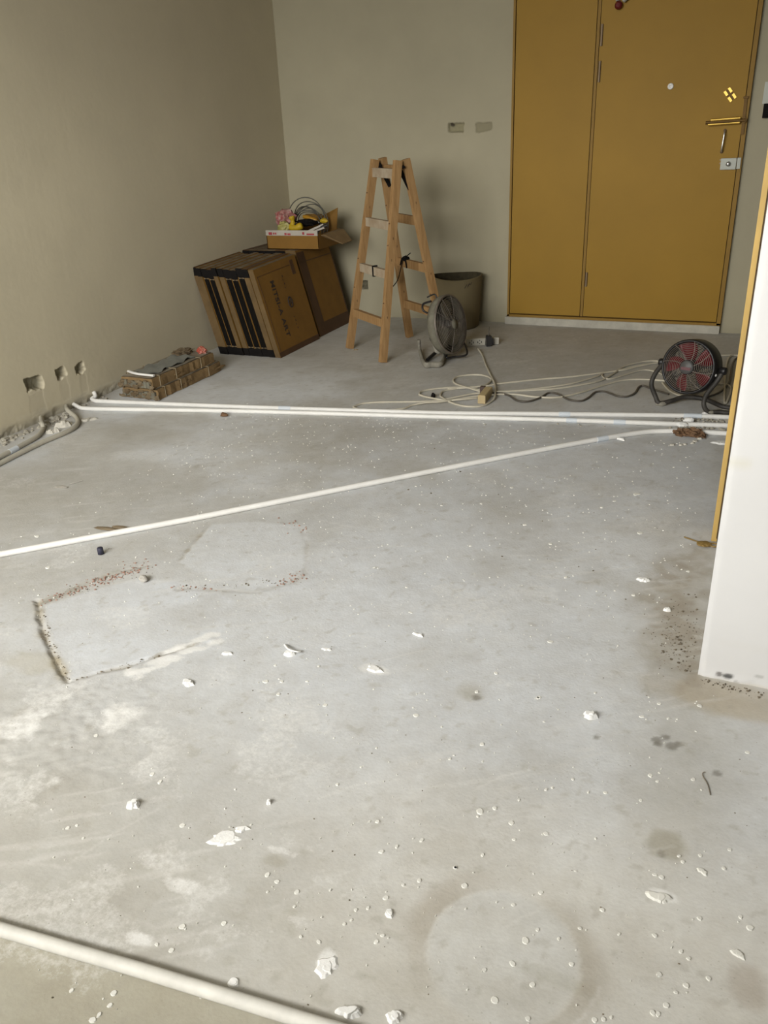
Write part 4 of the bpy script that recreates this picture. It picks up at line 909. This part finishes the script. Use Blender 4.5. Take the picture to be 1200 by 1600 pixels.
b.tube(curve([kn, kn + Vector((.035, -.045, -.045)), Vector((st3.x - .01, st3.y + .0, .075)), Vector((st3.x, st3.y, .030)), st2 + Vector((.0, .02, .017)), (st1 + st2) / 2 + Vector((0, -.008, .017)), st1 + Vector((0, .01, .017)), st0 + Vector((0, .01, .022)), st0 + Vector((-.012, .03, .075))], 6), [.016] * 49, 10, flat=.65)
b.build('stand', M['fan_stand'], gf)
b = MB(); b.tube(curve([GC - uy * .15 + ux * .0 - un * .02, GC - uy * .17 - ux * .06, Vector((GC.x + .05, GC.y - .03, .02)), Vector((GC.x + .115, GC.y + .02, .03)), GC + ux * .135 - uy * .095], 6), .0055, 8); b.tube([fl(668, 562, .012), fl(684, 548, .030)], .010, 8); b.build('foot_bar', M['black_plastic'], gf)

# ------------------------------------------------------------------ black drum fan with red blades
FC = Vector((-.196, 3.775, .183)); FM = Matrix.Translation(FC) @ axes((-.30, -.94, .17)); FR = .115
df = thing('drum_fan', (FC.x, FC.y, 0), 'black drum fan with red blades standing behind the white pipes', 'fan')
b = MB(); b.lathe([(FR, .052), (FR + .005, .046), (FR + .004, -.040), (FR - .002, -.046), (FR - .008, -.040), (FR - .008, .046), (FR - .005, .052)], FM, 44, closed=True); b.build('drum', M['black_plastic'], df)
b = MB()
for i in range(11): rr_ = .036 + (FR - .040) * i / 10; b.tube(circ(FM, rr_, .062 - .012 * (rr_ / FR) ** 2), .0011, 5, closed=True)
for i in range(8):
    a = 2 * math.pi * i / 8 + .2; b.tube([FM @ Vector((rr_ * math.cos(a + .5 * (rr_ / FR)), rr_ * math.sin(a + .5 * (rr_ / FR)), .0625 - .012 * (rr_ / FR) ** 2)) for rr_ in (.03, .06, .09, FR - .002)], .0016, 5)
b.build('grill', M['grill'], df)
b = MB()
for i in range(12): rr_ = .036 + (FR - .044) * i / 11; b.tube(circ(FM, rr_, -.040), .0019, 5, closed=True)
for i in range(5):
    a = 2 * math.pi * i / 5; b.tube([FM @ Vector((rr_ * math.cos(a), rr_ * math.sin(a), -.040)) for rr_ in (.02, FR - .006)], .0045, 6)
b.build('rear_grill', M['black_plastic'], df)
b = MB(); b.lathe([(0, .070), (.024, .069), (.031, .064), (.032, .056), (0, .056)], FM, 28); b.build('badge', mat('dusty_badge', (.06, .058, .055), .5, vary=.2), df)
b = MB(); b.add([FM @ Vector(v) for v in ((-.022, -.012, .0715), (.020, -.012, .0715), (.022, .001, .0715), (-.020, .001, .0715), (-.022, -.012, .068), (.020, -.012, .068), (.022, .001, .068), (-.020, .001, .068))], [(0, 1, 2, 3), (0, 4, 5, 1), (1, 5, 6, 2), (2, 6, 7, 3), (3, 7, 4, 0)]); b.build('badge_print', mat('faded_badge_print', (.10, .035, .04), .5), df)
for i in range(5): blade(FM @ Matrix.Translation((0, 0, .012)), .45 + i * 1.2566, .82, .028, .108, .05).build('blade', M['red'], df)
b = MB(); b.lathe([(0, .035), (.026, .034), (.030, .028), (.030, -.045), (0, -.045)], FM, 22); b.build('motor', M['black_plastic'], df)
fi = FM.to_3x3(); fx_, fy_, fn_ = fi.col[0], fi.col[1], fi.col[2]
PL, PRt = FC - fx_ * (FR + .014) , FC + fx_ * (FR + .014)
if PL.x > PRt.x: PL, PRt = PRt, PL
FL_, FRt = fl(1030, 634), fl(1106, 648); RB = Vector((.012, 3.80, 0)); RL = Vector((-.24, 3.90, 0))
b = MB(); zt_ = .013
b.tube(curve([PL, PL + Vector((-.030, -.03, -.045)), PL + Vector((-.040, -.05, -.09)), FL_ + Vector((-.022, .012, .040)), FL_ + Vector((0, 0, zt_)), FL_ + Vector((.050, .030, zt_ + .006)), Vector((-.215, FL_.y + .075, zt_ + .014)), Vector((-.13, FL_.y + .075, zt_ + .012)), Vector((-.045, FL_.y + .02, zt_)), Vector((.005, FL_.y + .015, zt_)), Vector((.02, FL_.y - .02, zt_)), Vector((-.02, FRt.y + .012, zt_)), Vector((-.06, FRt.y + .01, zt_)), FRt + Vector((0, 0, zt_)), FRt + Vector((-.022, .0, .045)), FRt + Vector((-.016, .02, .085)), PRt + Vector((-.012, -.015, -.045)), PRt + Vector((.006, -.004, -.004))], 7), .0105, 10)
b.build('stand', M['dusty_black'], df)
b = MB()
for P_, s in ((PL, -1), (PRt, 1)):
    b = MB(); b.lathe([(0, .016), (.015, .016), (.017, .010), (.017, -.010), (0, -.010)], Matrix.Translation(P_ + fx_ * (.006 * (1 if (PRt - PL).dot(fx_) > 0 else -1) * s)) @ axes((PRt - PL) * s, Vector((0, 0, 1))), 18)
    b.build('tilt_knob', M['black_plastic'], df)
b = MB(); b.lathe([(0, .006), (.006, .005), (.006, 0), (0, 0)], Matrix.Translation(FC + (PRt - PL).normalized() * (FR + .002) * math.cos(.5) + fn_ * .030 + Vector((0, 0, -.02)) + (PRt - PL).normalized() * .014) @ axes((PRt - PL)), 14); b.build('rivet', M['white_plastic'], df)
for P_ in (FL_, FRt):
    b = MB(); b.tube([P_ + Vector((-.012, .004, .009)), P_ + Vector((.012, -.004, .009)), P_ + Vector((.020, .01, .010))], .0118, 8); b.build('rubber_foot', M['fan_stand'], df)

# ------------------------------------------------------------------ power strip, plug, cords
a_, b_ = fl(729, 541), fl(779, 538); dr = (b_ - a_).normalized(); nn = Vector((-dr.y, dr.x, 0))
ps = thing('power_strip', (a_ + b_) / 2, 'white power strip lying on the floor behind the grey fan', 'power strip')
rot = Matrix((dr, nn, Vector((0, 0, 1)))).transposed()
b = MB(); b.box((a_ + b_) / 2 + Vector((0, 0, .022)) + nn * .012, ((b_ - a_).length, .038, .042), rot); b.build('body', M['strip'], ps)
b = MB()
for t_ in (.15, .40):
    for du, dz in ((-.011, .0), (.011, .0), (0, -.009), (0, .010)): b.box(a_.lerp(b_, t_) + Vector((0, 0, .022 + dz)) - nn * .0075 + dr * du, (.004 if du else .006, .003, .010 if du else .004), rot)
b.build('socket_slot', M['black_plastic'], ps)
c = a_.lerp(b_, .66); pg = thing('adapter_plug', c, 'black adapter plug pushed into the white power strip', 'plug')
b = MB(); b.box(c + Vector((0, 0, .033)) - nn * .028, (.034, .040, .062), rot, .12); b.box(c + Vector((0, 0, .030)) - nn * .030 + dr * .02, (.014, .026, .036), rot); b.build('body', M['black_plastic'], pg)
b = MB(); b.tube(curve([c + Vector((0, 0, .060)) - nn * .026, c + Vector((.001, 0, .080)) - nn * .024, c + Vector((.004, .01, .110)) - nn * .01], 4), [.0045, .004, .0035, .003, .0025, .002, .002, .002, .002], 6); b.build('cord', M['cable_dark'], pg)
def cord(name, pxs, label, m, r=.0050, z=None, n=6, cat='cable', group='cords on the floor'):
    pts = [fl(p[0], p[1], (p[2] if len(p) > 2 else r)) for p in pxs]
    mb = MB(); mb.tube(curve(pts, n), r, 8); return tag(mb.build(name, m), label, cat, group)
cord('power_cable', [(747, 545, .015), (754, 556), (759, 570), (766, 585), (773, 600, .012), (774, 612, .012), (773, 620, .012), (768, 627), (757, 633), (742, 635.5), (722, 634), (705, 629), (692, 622), (688, 618), (693, 611), (715, 607), (738, 605), (760, 603), (785, 599), (840, 593), (890, 589), (930, 584), (975, 578), (1000, 572), (1030, 566), (1045, 563)],
     'cream cord looping from the power strip round the cream socket', M['cable'])
cord('extension_cable', [(552, 636), (565, 631), (590, 628.5), (625, 628), (660, 627.5), (690, 625), (735, 616, .008), (765, 613, .010), (800, 611), (860, 608), (905, 602), (940, 594), (960, 583), (975, 573), (1000, 566), (1025, 564), (1050, 570)],
     'cream cord with a long loop lying nearest the pipe pair', M['cable'])
cord('extension_cable', [(552, 637), (570, 641), (600, 641.5), (628, 639), (645, 633), (665, 629, .011), (690, 627.5, .010), (720, 623), (755, 618, .006), (800, 616), (835, 620), (870, 621), (905, 614), (940, 603), (975, 594), (1010, 593), (1040, 595)],
     'cream cord closing the long loop, passing under the dark cord', M['cable'])
cord('extension_cable', [(655, 616), (660, 611), (685, 607), (722, 605.5), (755, 610, .011), (770, 613, .012)], 'short cream cord curving above the dark bit on the floor', M['cable'])
cord('extension_cable', [(655, 616.5), (665, 620), (685, 624, .011), (700, 626), (720, 624, .010), (745, 622)], 'short cream cord curving below the dark bit on the floor', M['cable'])
cord('extension_cable', [(752, 612, .012), (735, 607, .012), (715, 601), (708, 595), (714, 589), (732, 586), (752, 586), (765, 590, .008), (767, 595), (757, 602, .011), (735, 605.5, .010), (700, 607, .004)], 'cream cord coiled in a round loop below the grey fan', M['cable'])
cord('extension_cable', [(790, 612), (840, 607), (890, 600), (930, 589), (943, 583), (965, 579), (1000, 571), (1035, 566)], 'cream cord running right, middle of the bunch', M['cable'])
cord('extension_cable', [(943, 583), (941, 588), (955, 592), (1000, 579), (1022, 580), (1040, 588)], 'cream cord crossing the bunch just left of the fan', M['cable'], .0040, None, 6)
cord('extension_cable', [(1035, 598), (1048, 612), (1070, 619, .02), (1090, 612), (1120, 600), (1140, 603), (1141, 615), (1132, 628), (1138, 560), (1165, 557)], 'cream cord looping behind the drum fan', M['cable'])
cord('extension_cable', [(1118, 556), (1150, 555), (1175, 559)], 'cream cord passing behind the fan towards the door lining', M['cable'])
cord('grey_cable', [(762, 614, .018), (778, 614, .008), (795, 618), (808, 626), (825, 627.5), (845, 621), (857, 614), (872, 616), (890, 625), (908, 626.5), (920, 621), (930, 613), (945, 612), (965, 619), (980, 619.5), (992, 614), (998, 605), (1006, 603), (1022, 609), (1045, 616)],
     'dark grey wavy cord from the cream socket to the fan', M['cable_dark'], .0050)
cord('grey_cable', [(1060, 618, .004), (1090, 622), (1120, 615), (1138, 600), (1142, 585), (1144, 572), (1150, 560), (1165, 557)], 'dark cord curling behind the drum fan', M['cable_dark'], .0045)
s0, s1 = fl(752, 632), fl(764, 617); dr = (s1 - s0).normalized(); nn = Vector((-dr.y, dr.x, 0)); rot = Matrix((dr, nn, Vector((0, 0, 1)))).transposed()
cs = thing('cream_socket', (s0 + s1) / 2, 'cream socket block at the end of the dark cord', 'socket')
b = MB(); b.box((s0 + s1) / 2 + Vector((0, 0, .022)), ((s1 - s0).length * .95, .036, .042), rot); b.build('body', M['cream'], cs)
b = MB(); b.box(s1 + Vector((-.030, -.005, .026)), (.022, .024, .034), rot); b.build('plug', mat('brown_plug', (.07, .045, .035), .5), cs)

# ------------------------------------------------------------------ fittings seen at the right edge of the back wall
p = onY(1198, 173); dp = thing('wall_box', (p.x, Y_BACK, p.z), 'black box below a grey plate on the back wall right of the door', 'wall fitting')
b = MB(); b.box((p.x + .012, Y_BACK - .016, p.z), (.060, .030, .070)); b.box((p.x + .012, Y_BACK - .033, p.z - .004), (.040, .008, .044)); b.build('body', M['black'], dp)
q = onY(1200, 145); b = MB(); b.box((q.x + .01, Y_BACK - .006, q.z), (.062, .010, .105)); b.build('plate', M['plate'], dp)

# ------------------------------------------------------------------ single scraps on the floor
def chip(px, py, r, label, asp=.7, rot=0.0, h=.004, m='plaster', name='plaster_chip', seed=None, jag=.42, n=20, group=None, cat='plaster chip'):
    c = fl(px, py); mb = MB(); sd = seed if seed is not None else int(px * 3 + py)
    mb.flake(c.x, c.y, r, h, n, sd, asp, rot, .0012, jag); mb.flake(c.x + r * .2, c.y - r * .1, r * .55, h * .8, 8, sd + 1, asp, rot + .8, .0012 + h * .7, jag)
    return tag(mb.build(name, M[m]), label, cat, group)
chip(453, 1022, .016, 'white plaster chip with a curl, left of the middle of the floor', .85, .3, .006, jag=.15)
c = fl(447, 1012); b = MB(); b.tube(curve([fl(445, 1007, .006), fl(451, 1014, .012), fl(464, 1018, .010), fl(470, 1017, .005)], 4), .0035, 6, flat=.5); b.build('curl', M['plaster'], bpy.data.objects['plaster_chip'])
chip(352, 1310, .034, 'largest flat white plaster patch, lower left floor', .55, .25, .0015, jag=.5)
chip(378, 1296, .014, 'rough white plaster crumb at the right end of the largest patch', .6, .4, .002, jag=.5)
chip(294, 1068, .017, 'white plaster chip below the grey repair slab', .75, -.3, .005)
chip(355, 1022, .014, 'flat crumbly white chip right of the grey repair slab', .5, .2, .004)
chip(922, 1120, .014, 'round white plaster lump right of centre, alone on bare floor', .85, 0, .009)
chip(1042, 954, .011, 'smooth oval white chip near the pier', .55, .1, .006, jag=.08)
chip(1005, 907, .017, 'jagged pale chip with a tail left of the pier', .6, .0, .005, jag=.5)
chip(209, 1259, .013, 'white plaster lump with a dark side, lower left floor', .9, .3, .009)
chip(653, 993, .016, 'thin white plaster sliver near the middle of the floor', .25, -.25, .004)
chip(510, 1015, .017, 'thin faint white streak of plaster right of the curled chip', .22, .0, .002)
chip(585, 1046, .020, 'crumbly white plaster cluster in the middle of the floor', .7, .1, .003, jag=.55)
chip(608, 1428, .0085, 'shield-shaped pale chip left of the bucket ring', 1.2, .4, .003, jag=.2, n=6)
chip(365, 1536, .0105, 'round cream dab just above the thick pipe', .9, .2, .002, jag=.15)
chip(546, 1583, .022, 'row of cream plaster lumps right of the thick pipe end', .35, .15, .007, jag=.5)
chip(616, 1590, .013, 'cream plaster lump at the bottom edge, centre', .8, .1, .005)
chip(510, 1510, .018, 'ragged cream plaster dab, lower centre', 1.1, .1, .002, jag=.5)
chip(420, 1255, .0055, 'small white pebble with a shadow, lower left of centre', .9, .0, .006)
chip(969, 687, .020, 'small white bar-shaped chip beside the diagonal pipe', .3, -.5, .005)
chip(1128, 692, .036, 'pale flake at the foot of the yellow lining', .7, .2, .003)
chip(1130, 640, .040, 'pale dusty flake between fan and yellow lining', .6, .2, .003, m='rubble')
chip(137, 657, .040, 'flat white chip beside the bent pipes, farthest', .45, .9, .008, m='dull_plaster')
chip(100, 666, .034, 'white lump between the bent pipes, largest', .7, .6, .020, m='dull_plaster')
chip(88, 675, .014, 'white crumb between the bent pipes, middle', .7, .3, .014, m='dull_plaster')
chip(79, 677, .018, 'white crumb between the bent pipes, nearest', .6, .4, .012, m='dull_plaster')
chip(1030, 1402, .020, 'powdery white heap with grit, lower right floor', .6, .2, .002, m='spatter', jag=.5)
chip(905, 0 + 1362, .010, 'pale oval paint dab right of the square stain', .55, -.5, .001, m='spatter') if False else None
chip(1097, 1362, .010, 'pale slanted paint dab, lower right floor', .6, -.6, .0014, m='spatter')
chip(1153, 1491, .011, 'pale paint dab near the bottom right corner', .7, -.4, .0014, m='spatter')
c = fl(158, 866); b = MB(); b.lathe([(0, .022), (.008, .022), (.0095, .020), (.010, .0), (0, 0)], Matrix.Translation(c + Vector((0, 0, .002))), 20); tag(b.build('bottle_cap', M['navy']), 'small navy blue cap on the floor below the diagonal pipe', 'cap')
c = fl(225, 908); b = MB(); b.blob((c.x, c.y, .008), (.018, .012, .010), 3, 2, .25, flatbottom=.0, rot=-.5); tag(b.build('pebble', M['stone']), 'grey pebble on the seam above the repair slab', 'stone')
b = MB(); b.blob(tuple(fl(165, 826, .006)), (.045, .010, .005), 5, 2, .4, 3, flatbottom=.0, rot=.12); b.blob(tuple(fl(188, 824, .006)), (.03, .010, .005), 8, 2, .4, 3, flatbottom=.0, rot=.1); tag(b.build('wood_splinter', mat('grey_brown_wood', (.17, .13, .08), .8)), 'brown wood splinter behind the diagonal pipe', 'splinter')
b = MB(); b.tube(curve([fl(1110, 1242, .002), fl(1106, 1226, .002), fl(1099, 1214, .002), fl(1098, 1208, .003), fl(1102, 1206, .004)], 5), .0009, 6); tag(b.build('bent_wire', M['grit']), 'thin hooked wire lying on the lower right floor', 'wire')
b = MB(); b.tube(curve([fl(106, 757, .003), fl(118, 754, .003), fl(128, 751, .003)], 4), .0022, 5); b.blob(tuple(fl(95, 761, .003)), (.03, .012, .003), 3, 2, .4, flatbottom=.0, rot=.2); tag(b.build('dead_twig', M['stone']), 'dull twig on the floor below the bent pipes', 'twig')
pp = fl(1076, 682); b = MB()
b.blob((pp.x - .030, pp.y, .014), (.030, .022, .015), 41, 3, .8, 3.4, flatbottom=.0); b.blob((pp.x + .014, pp.y + .006, .016), (.034, .020, .016), 43, 3, .9, 3.4, flatbottom=.0); b.blob((pp.x + .042, pp.y + .002, .010), (.022, .018, .011), 44, 3, .8, 3.4, flatbottom=.0)
tag(b.build('crumpled_paper', M['paper']), 'crumpled brown paper lying on the diagonal pipe end', 'paper')
b = MB()
for px, py, r_ in ((1086, 690, .013), (1082, 693, .010), (1093, 686, .010), (1050, 696, .010), (1064, 696, .009), (1070, 695, .008)): q = fl(px, py); b.flake(q.x, q.y, r_, .005, 7, int(px), .7, .5, .001, .4)
tag(b.build('plaster_crumbs', M['dull_plaster'], None), 'white crumbs beside the crumpled paper', 'crumbs', kind='stuff')
lf = thing('dried_leaf', fl(1102, 853), 'olive brown dried leaf with a long stem at the pier', 'leaf')
c = fl(1103, 853); b = MB(); b.blob((c.x - .006, c.y, .006), (.022, .017, .006), 7, 3, .25, 3, flatbottom=.001, rot=.2); b.build('blade', M['olive'], lf)
b = MB(); b.tube([(c.x + .022 + .011 * math.cos(a), c.y + .002 + .012 * math.sin(a), .006) for a in [2 * math.pi * k / 18 for k in range(18)]], .0028, 6, closed=True); b.build('curl', M['olive'], lf)
b = MB(); b.tube(curve([(c.x - .02, c.y + .004, .006), fl(1092, 847, .004), fl(1080, 843, .003), fl(1069, 839, .003)], 5), [.004] + [.0022] * 15, 6); b.build('stem', M['olive'], lf)
b = MB(); b.blob(tuple(fl(350, 648, .008)), (.020, .014, .010), 9, 2, .5, 3, flatbottom=.0); tag(b.build('brown_scrap', M['paper']), 'small brown scrap in front of the pipe pair', 'scrap')
b = MB(); b.blob(tuple(fl(677, 618, .010)), (.012, .010, .014), 2, 2, .4, 3, flatbottom=.0); tag(b.build('dark_nub', M['black']), 'small dark nub standing between the cream cords', 'scrap')
b = MB(); b.flake(fl(556, 547).x, fl(556, 547).y, .014, .003, 8, 3, .5, .4, .001, .4); tag(b.build('wood_chip', M['olive']), 'tiny wood chip beside the ladder foot', 'scrap')
for px, py, r_ in ((1100, 652.5, .013), (1075, 661, .020), (1065, 667, .026)):
    q = fl(px, py); b = MB(); b.blob((q.x, q.y, .012), (r_, r_ * .7, .013), px, 2, .4, 3, flatbottom=.0)
    tag(b.build('plaster_dab', M['plaster']), {1100: 'plaster dab on the far pipe just under the fan', 1075: 'plaster dab on the middle pipe below the fan', 1065: 'plaster dab between the pipes by the crumpled paper'}[px], 'plaster dab', 'dabs fixing the pipes')

# ------------------------------------------------------------------ uncountable spatter, crumbs and grit
b = MB()
big = [(596, 1331, .0055), (620, 1323, .0045), (659, 1313, .0055), (590, 1284, .0045), (577, 1284, .003), (527, 1226, .0045), (564, 1199, .003), (703, 1186, .0042), (753, 1163, .0055), (588, 1169, .003), (754, 1336, .0042), (799, 1286, .006), (750, 1268, .0085), (773, 1263, .005), (726, 1384, .006), (655, 1376, .0045), (630, 1383, .0032), (712, 1356, .0035), (711, 1356, .004), (464, 1394, .0055), (516, 1391, .0032), (603, 1403, .0055), (575, 1419, .0042), (556, 1422, .0035), (588, 1472, .0048), (598, 1462, .004), (757, 1516, .0042), (773, 1563, .0068), (821, 1470, .0072), (801, 1506, .006), (840, 1453, .0036), (845, 1395, .005), (802, 1414, .0042), (803, 1312, .004), (853, 1303, .0055), (895, 1218, .004), (853, 1234, .004), (863, 1231, .0035), (946, 1239, .0045), (919, 1238, .0035), (1001, 1251, .004), (1083, 1218, .005), (1027, 1221, .004), (1168, 1176, .005), (811, 1250, .003), (1023, 1367, .0045), (1034, 1371, .005), (1067, 1347, .0038), (1061, 1338, .004), (1140, 1328, .004), (1094, 1337, .004), (1131, 1357, .0042), (1023, 1462, .0048), (1030, 1523, .005), (1064, 1487, .004), (1076, 1498, .0036), (1072, 1540, .0048), (1056, 1551, .0035), (1107, 1529, .0045), (1093, 1435, .0045), (1157, 1433, .004), (1172, 1450, .006), (893, 1507, .0045), (832, 1539, .005), (941, 1422, .0045), (906, 1451, .0038), (873, 1467, .0035), (967, 1460, .003), (825, 1592, .0045), (929, 1594, .005), (943, 1593, .004), (955, 1590, .003), (1020, 1583, .005), (1028, 1585, .0045), (1041, 1571, .005), (418, 1367, .006), (433, 1378, .005), (418, 1544 - 150, .003), (460, 1417, .003), (498, 1472, .0045), (470, 1464, .0035), (538, 1444, .0032), (549, 1438, .003), (155, 1546 + 40, .005), (172, 1571, .005), (145, 1594, .006), (178, 1552, .0055), (112, 1548, .004), (350, 1443, .005), (285, 1448, .006), (245, 1476, .004), (268, 1485, .005), (1030, 1186 + 22, .003), (1016, 1212, .006), (860, 1003, .008), (640, 957, .004), (585, 887, .005), (597, 853, .004), (635, 918, .004), (608, 978, .003), (643, 958, .003), (560, 960, .003), (520, 905, .003), (700, 870, .003), (752, 787, .006), (690, 790, .005), (650, 760, .005), (735, 853, .005), (884, 902, .007), (820, 820, .007), (800, 762, .008), (1000, 833, .010), (995, 772, .014), (960, 783, .007), (940, 793, .006), (860, 850, .006), (990, 930, .006), (775, 1052, .006), (745, 1081, .006), (650, 1118, .007), (690, 1136, .003), (508, 1102, .006), (440, 1065, .006), (435, 1085, .006), (415, 1065, .008), (498, 1041, .004), (430, 1040, .004), (480, 1065, .004), (1030, 1100, .005), (1044, 1123, .004), (1058, 1124, .003), (1003, 1120, .006), (1093, 1103, .006), (842, 1090, .006), (850, 1128, .003), (840, 1091, .005), (930, 1083, .004), (238, 1210, .006), (250, 1222, .006), (150, 1150, .007), (285, 1290, .006), (120, 1290, .004), (106, 1294, .005), (130, 1310, .003), (60, 930, .004), (75, 887, .008), (115, 878, .004), (100, 845, .010), (58, 838, .010), (1065, 890, .004), (1075, 893, .006)]
for i, (px, py, r_) in enumerate(big):
    q = fl(px, py); b.flake(q.x, q.y, r_ * 1.12, .0007, 9, i, random.uniform(.7, 1.0), random.uniform(0, 3), .0010, .18)
    if random.random() < .4: b.flake(q.x + random.uniform(-.02, .02), q.y + random.uniform(-.015, .015), r_ * .4, .001, 7, i + 900, .9, 0, .0006, .2)
k = 0
while k < 1500:
    x_, y_ = random.uniform(-2.2, .05), random.uniform(.42, 3.3)
    if x_ > -.06 and y_ > 1.65: continue
    r_ = .0011 + .0022 * random.random() ** 3 + .0007 * max(0, y_ - 1.5)
    b.flake(x_, y_, r_, .0006, 6, 5000 + k, random.uniform(.5, 1), random.uniform(0, 3), .0012, .25); k += 1
tag(b.build('paint_spatter', M['spatter']), 'pale paint and plaster spatter over the concrete', 'spatter', kind='stuff')
b = MB()
def scatter(mb, px, py, rx, ry, n, rmin, rmax, sub=1, zf=.6):
    for i in range(n):
        q = fl(px + random.gauss(0, rx), py + random.gauss(0, ry)); r_ = random.uniform(rmin, rmax)
        if q.x < X_LEFT + .01 or (q.x > X_PIER - .012 and q.y > Y_PIER - .012): continue
        mb.blob((q.x, q.y, r_ * .35), (r_, r_ * random.uniform(.6, 1), r_ * zf), random.randint(0, 999), sub, .4, 2, flatbottom=-.001, rot=random.uniform(0, 3))
for (x0, y0, x1, y1, n, s) in ((100, 930, 230, 888, 60, 7), (58, 940, 106, 1066, 70, 4), (110, 1066, 280, 1018, 40, 4), (276, 920, 480, 905, 60, 5), (1080, 930, 1068, 1040, 150, 22), (1030, 975, 1090, 1055, 110, 16), (1090, 1062, 1195, 1085, 60, 6), (1050, 660, 1140, 662, 70, 6), (640, 740, 1000, 940, 25, 60)):
    for i in range(n):
        t_ = random.random(); q = fl(x0 + (x1 - x0) * t_ + random.gauss(0, s), y0 + (y1 - y0) * t_ + random.gauss(0, s * .6))
        if q.x > X_PIER - .012 and q.y > Y_PIER - .012: continue
        r_ = random.uniform(.0007, .0015 + .0030 * random.random() ** 2) * (1 + .4 * max(0, q.y - 1.5))
        b.blob((q.x, q.y, r_ * .3), (r_, r_ * random.uniform(.5, 1), r_ * .6), random.randint(0, 999), 1, .4, 2, flatbottom=-.002, rot=random.uniform(0, 3))
for i in range(260):
    x_, y_ = random.uniform(-2.0, .15), random.uniform(.45, 2.6)
    if x_ > -.03 and y_ > 1.68: continue
    r_ = random.uniform(.0008, .0022); b.blob((x_, y_, r_ * .2), (r_, r_ * random.uniform(.5, 1), r_ * .4), i, 1, .3, 2, flatbottom=-.002)
tag(b.build('floor_grit', M['grit']), 'dark grit and crumbs along the seams and the pier', 'grit', kind='stuff')
b = MB()
for (x0, y0, x1, y1, n, s, r0, r1) in ((0, 692, 75, 660, 60, 6, .006, .018), (70, 664, 110, 645, 40, 5, .006, .016), (110, 640, 160, 622, 30, 4, .006, .014), (1060, 655, 1140, 659, 40, 3, .004, .010), (1050, 668, 1140, 672, 40, 2, .004, .010), (500, 652, 1040, 662, 14, 8, .003, .007)):
    for i in range(n):
        t_ = random.random(); q = fl(x0 + (x1 - x0) * t_ + random.gauss(0, s), y0 + (y1 - y0) * t_ + random.gauss(0, s * .6))
        if q.x < X_LEFT + .012: continue
        r_ = random.uniform(r0, r1); b.blob((q.x, q.y, r_ * .25), (r_, r_ * random.uniform(.6, 1), r_ * .6), random.randint(0, 999), 1, .45, 2, flatbottom=-.003, rot=random.uniform(0, 3))
tag(b.build('mortar_rubble', M['rubble']), 'mortar rubble along the left wall and between the pipes', 'rubble', kind='stuff')

b = MB()
for (x0, y0, x1, y1, n, s_) in ((62, 942, 200, 896, 90, 4), (120, 915, 225, 888, 60, 6), (195, 882, 240, 880, 14, 5), (440, 815, 490, 830, 24, 7), (430, 915, 480, 895, 40, 7), (270, 918, 340, 920, 20, 3)):
    for i in range(n):
        t_ = random.random(); q = fl(x0 + (x1 - x0) * t_ + random.gauss(0, s_), y0 + (y1 - y0) * t_ + random.gauss(0, s_ * .6)); r_ = random.uniform(.0010, .0042)
        b.blob((q.x, q.y, r_ * .3), (r_, r_ * random.uniform(.5, 1), r_ * .6), random.randint(0, 999), 1, .45, 2, flatbottom=-.002, rot=random.uniform(0, 3))
tag(b.build('brick_crumbs', M['brick']), 'reddish brown crumbs along the upper seams of the repair slabs', 'crumbs', kind='stuff')

TINY = {'torn_edge', 'tile_edge', 'knot', 'red_print', 'socket_slot', 'pen_mark', 'torn_end', 'torn_side', 'grill', 'rear_grill', 'printed_emblem', 'top_strip'}
for o in bpy.data.objects:
    if o.parent is not None and o.name.split('.')[0] in TINY and 'kind' not in o: o['kind'] = 'stuff'
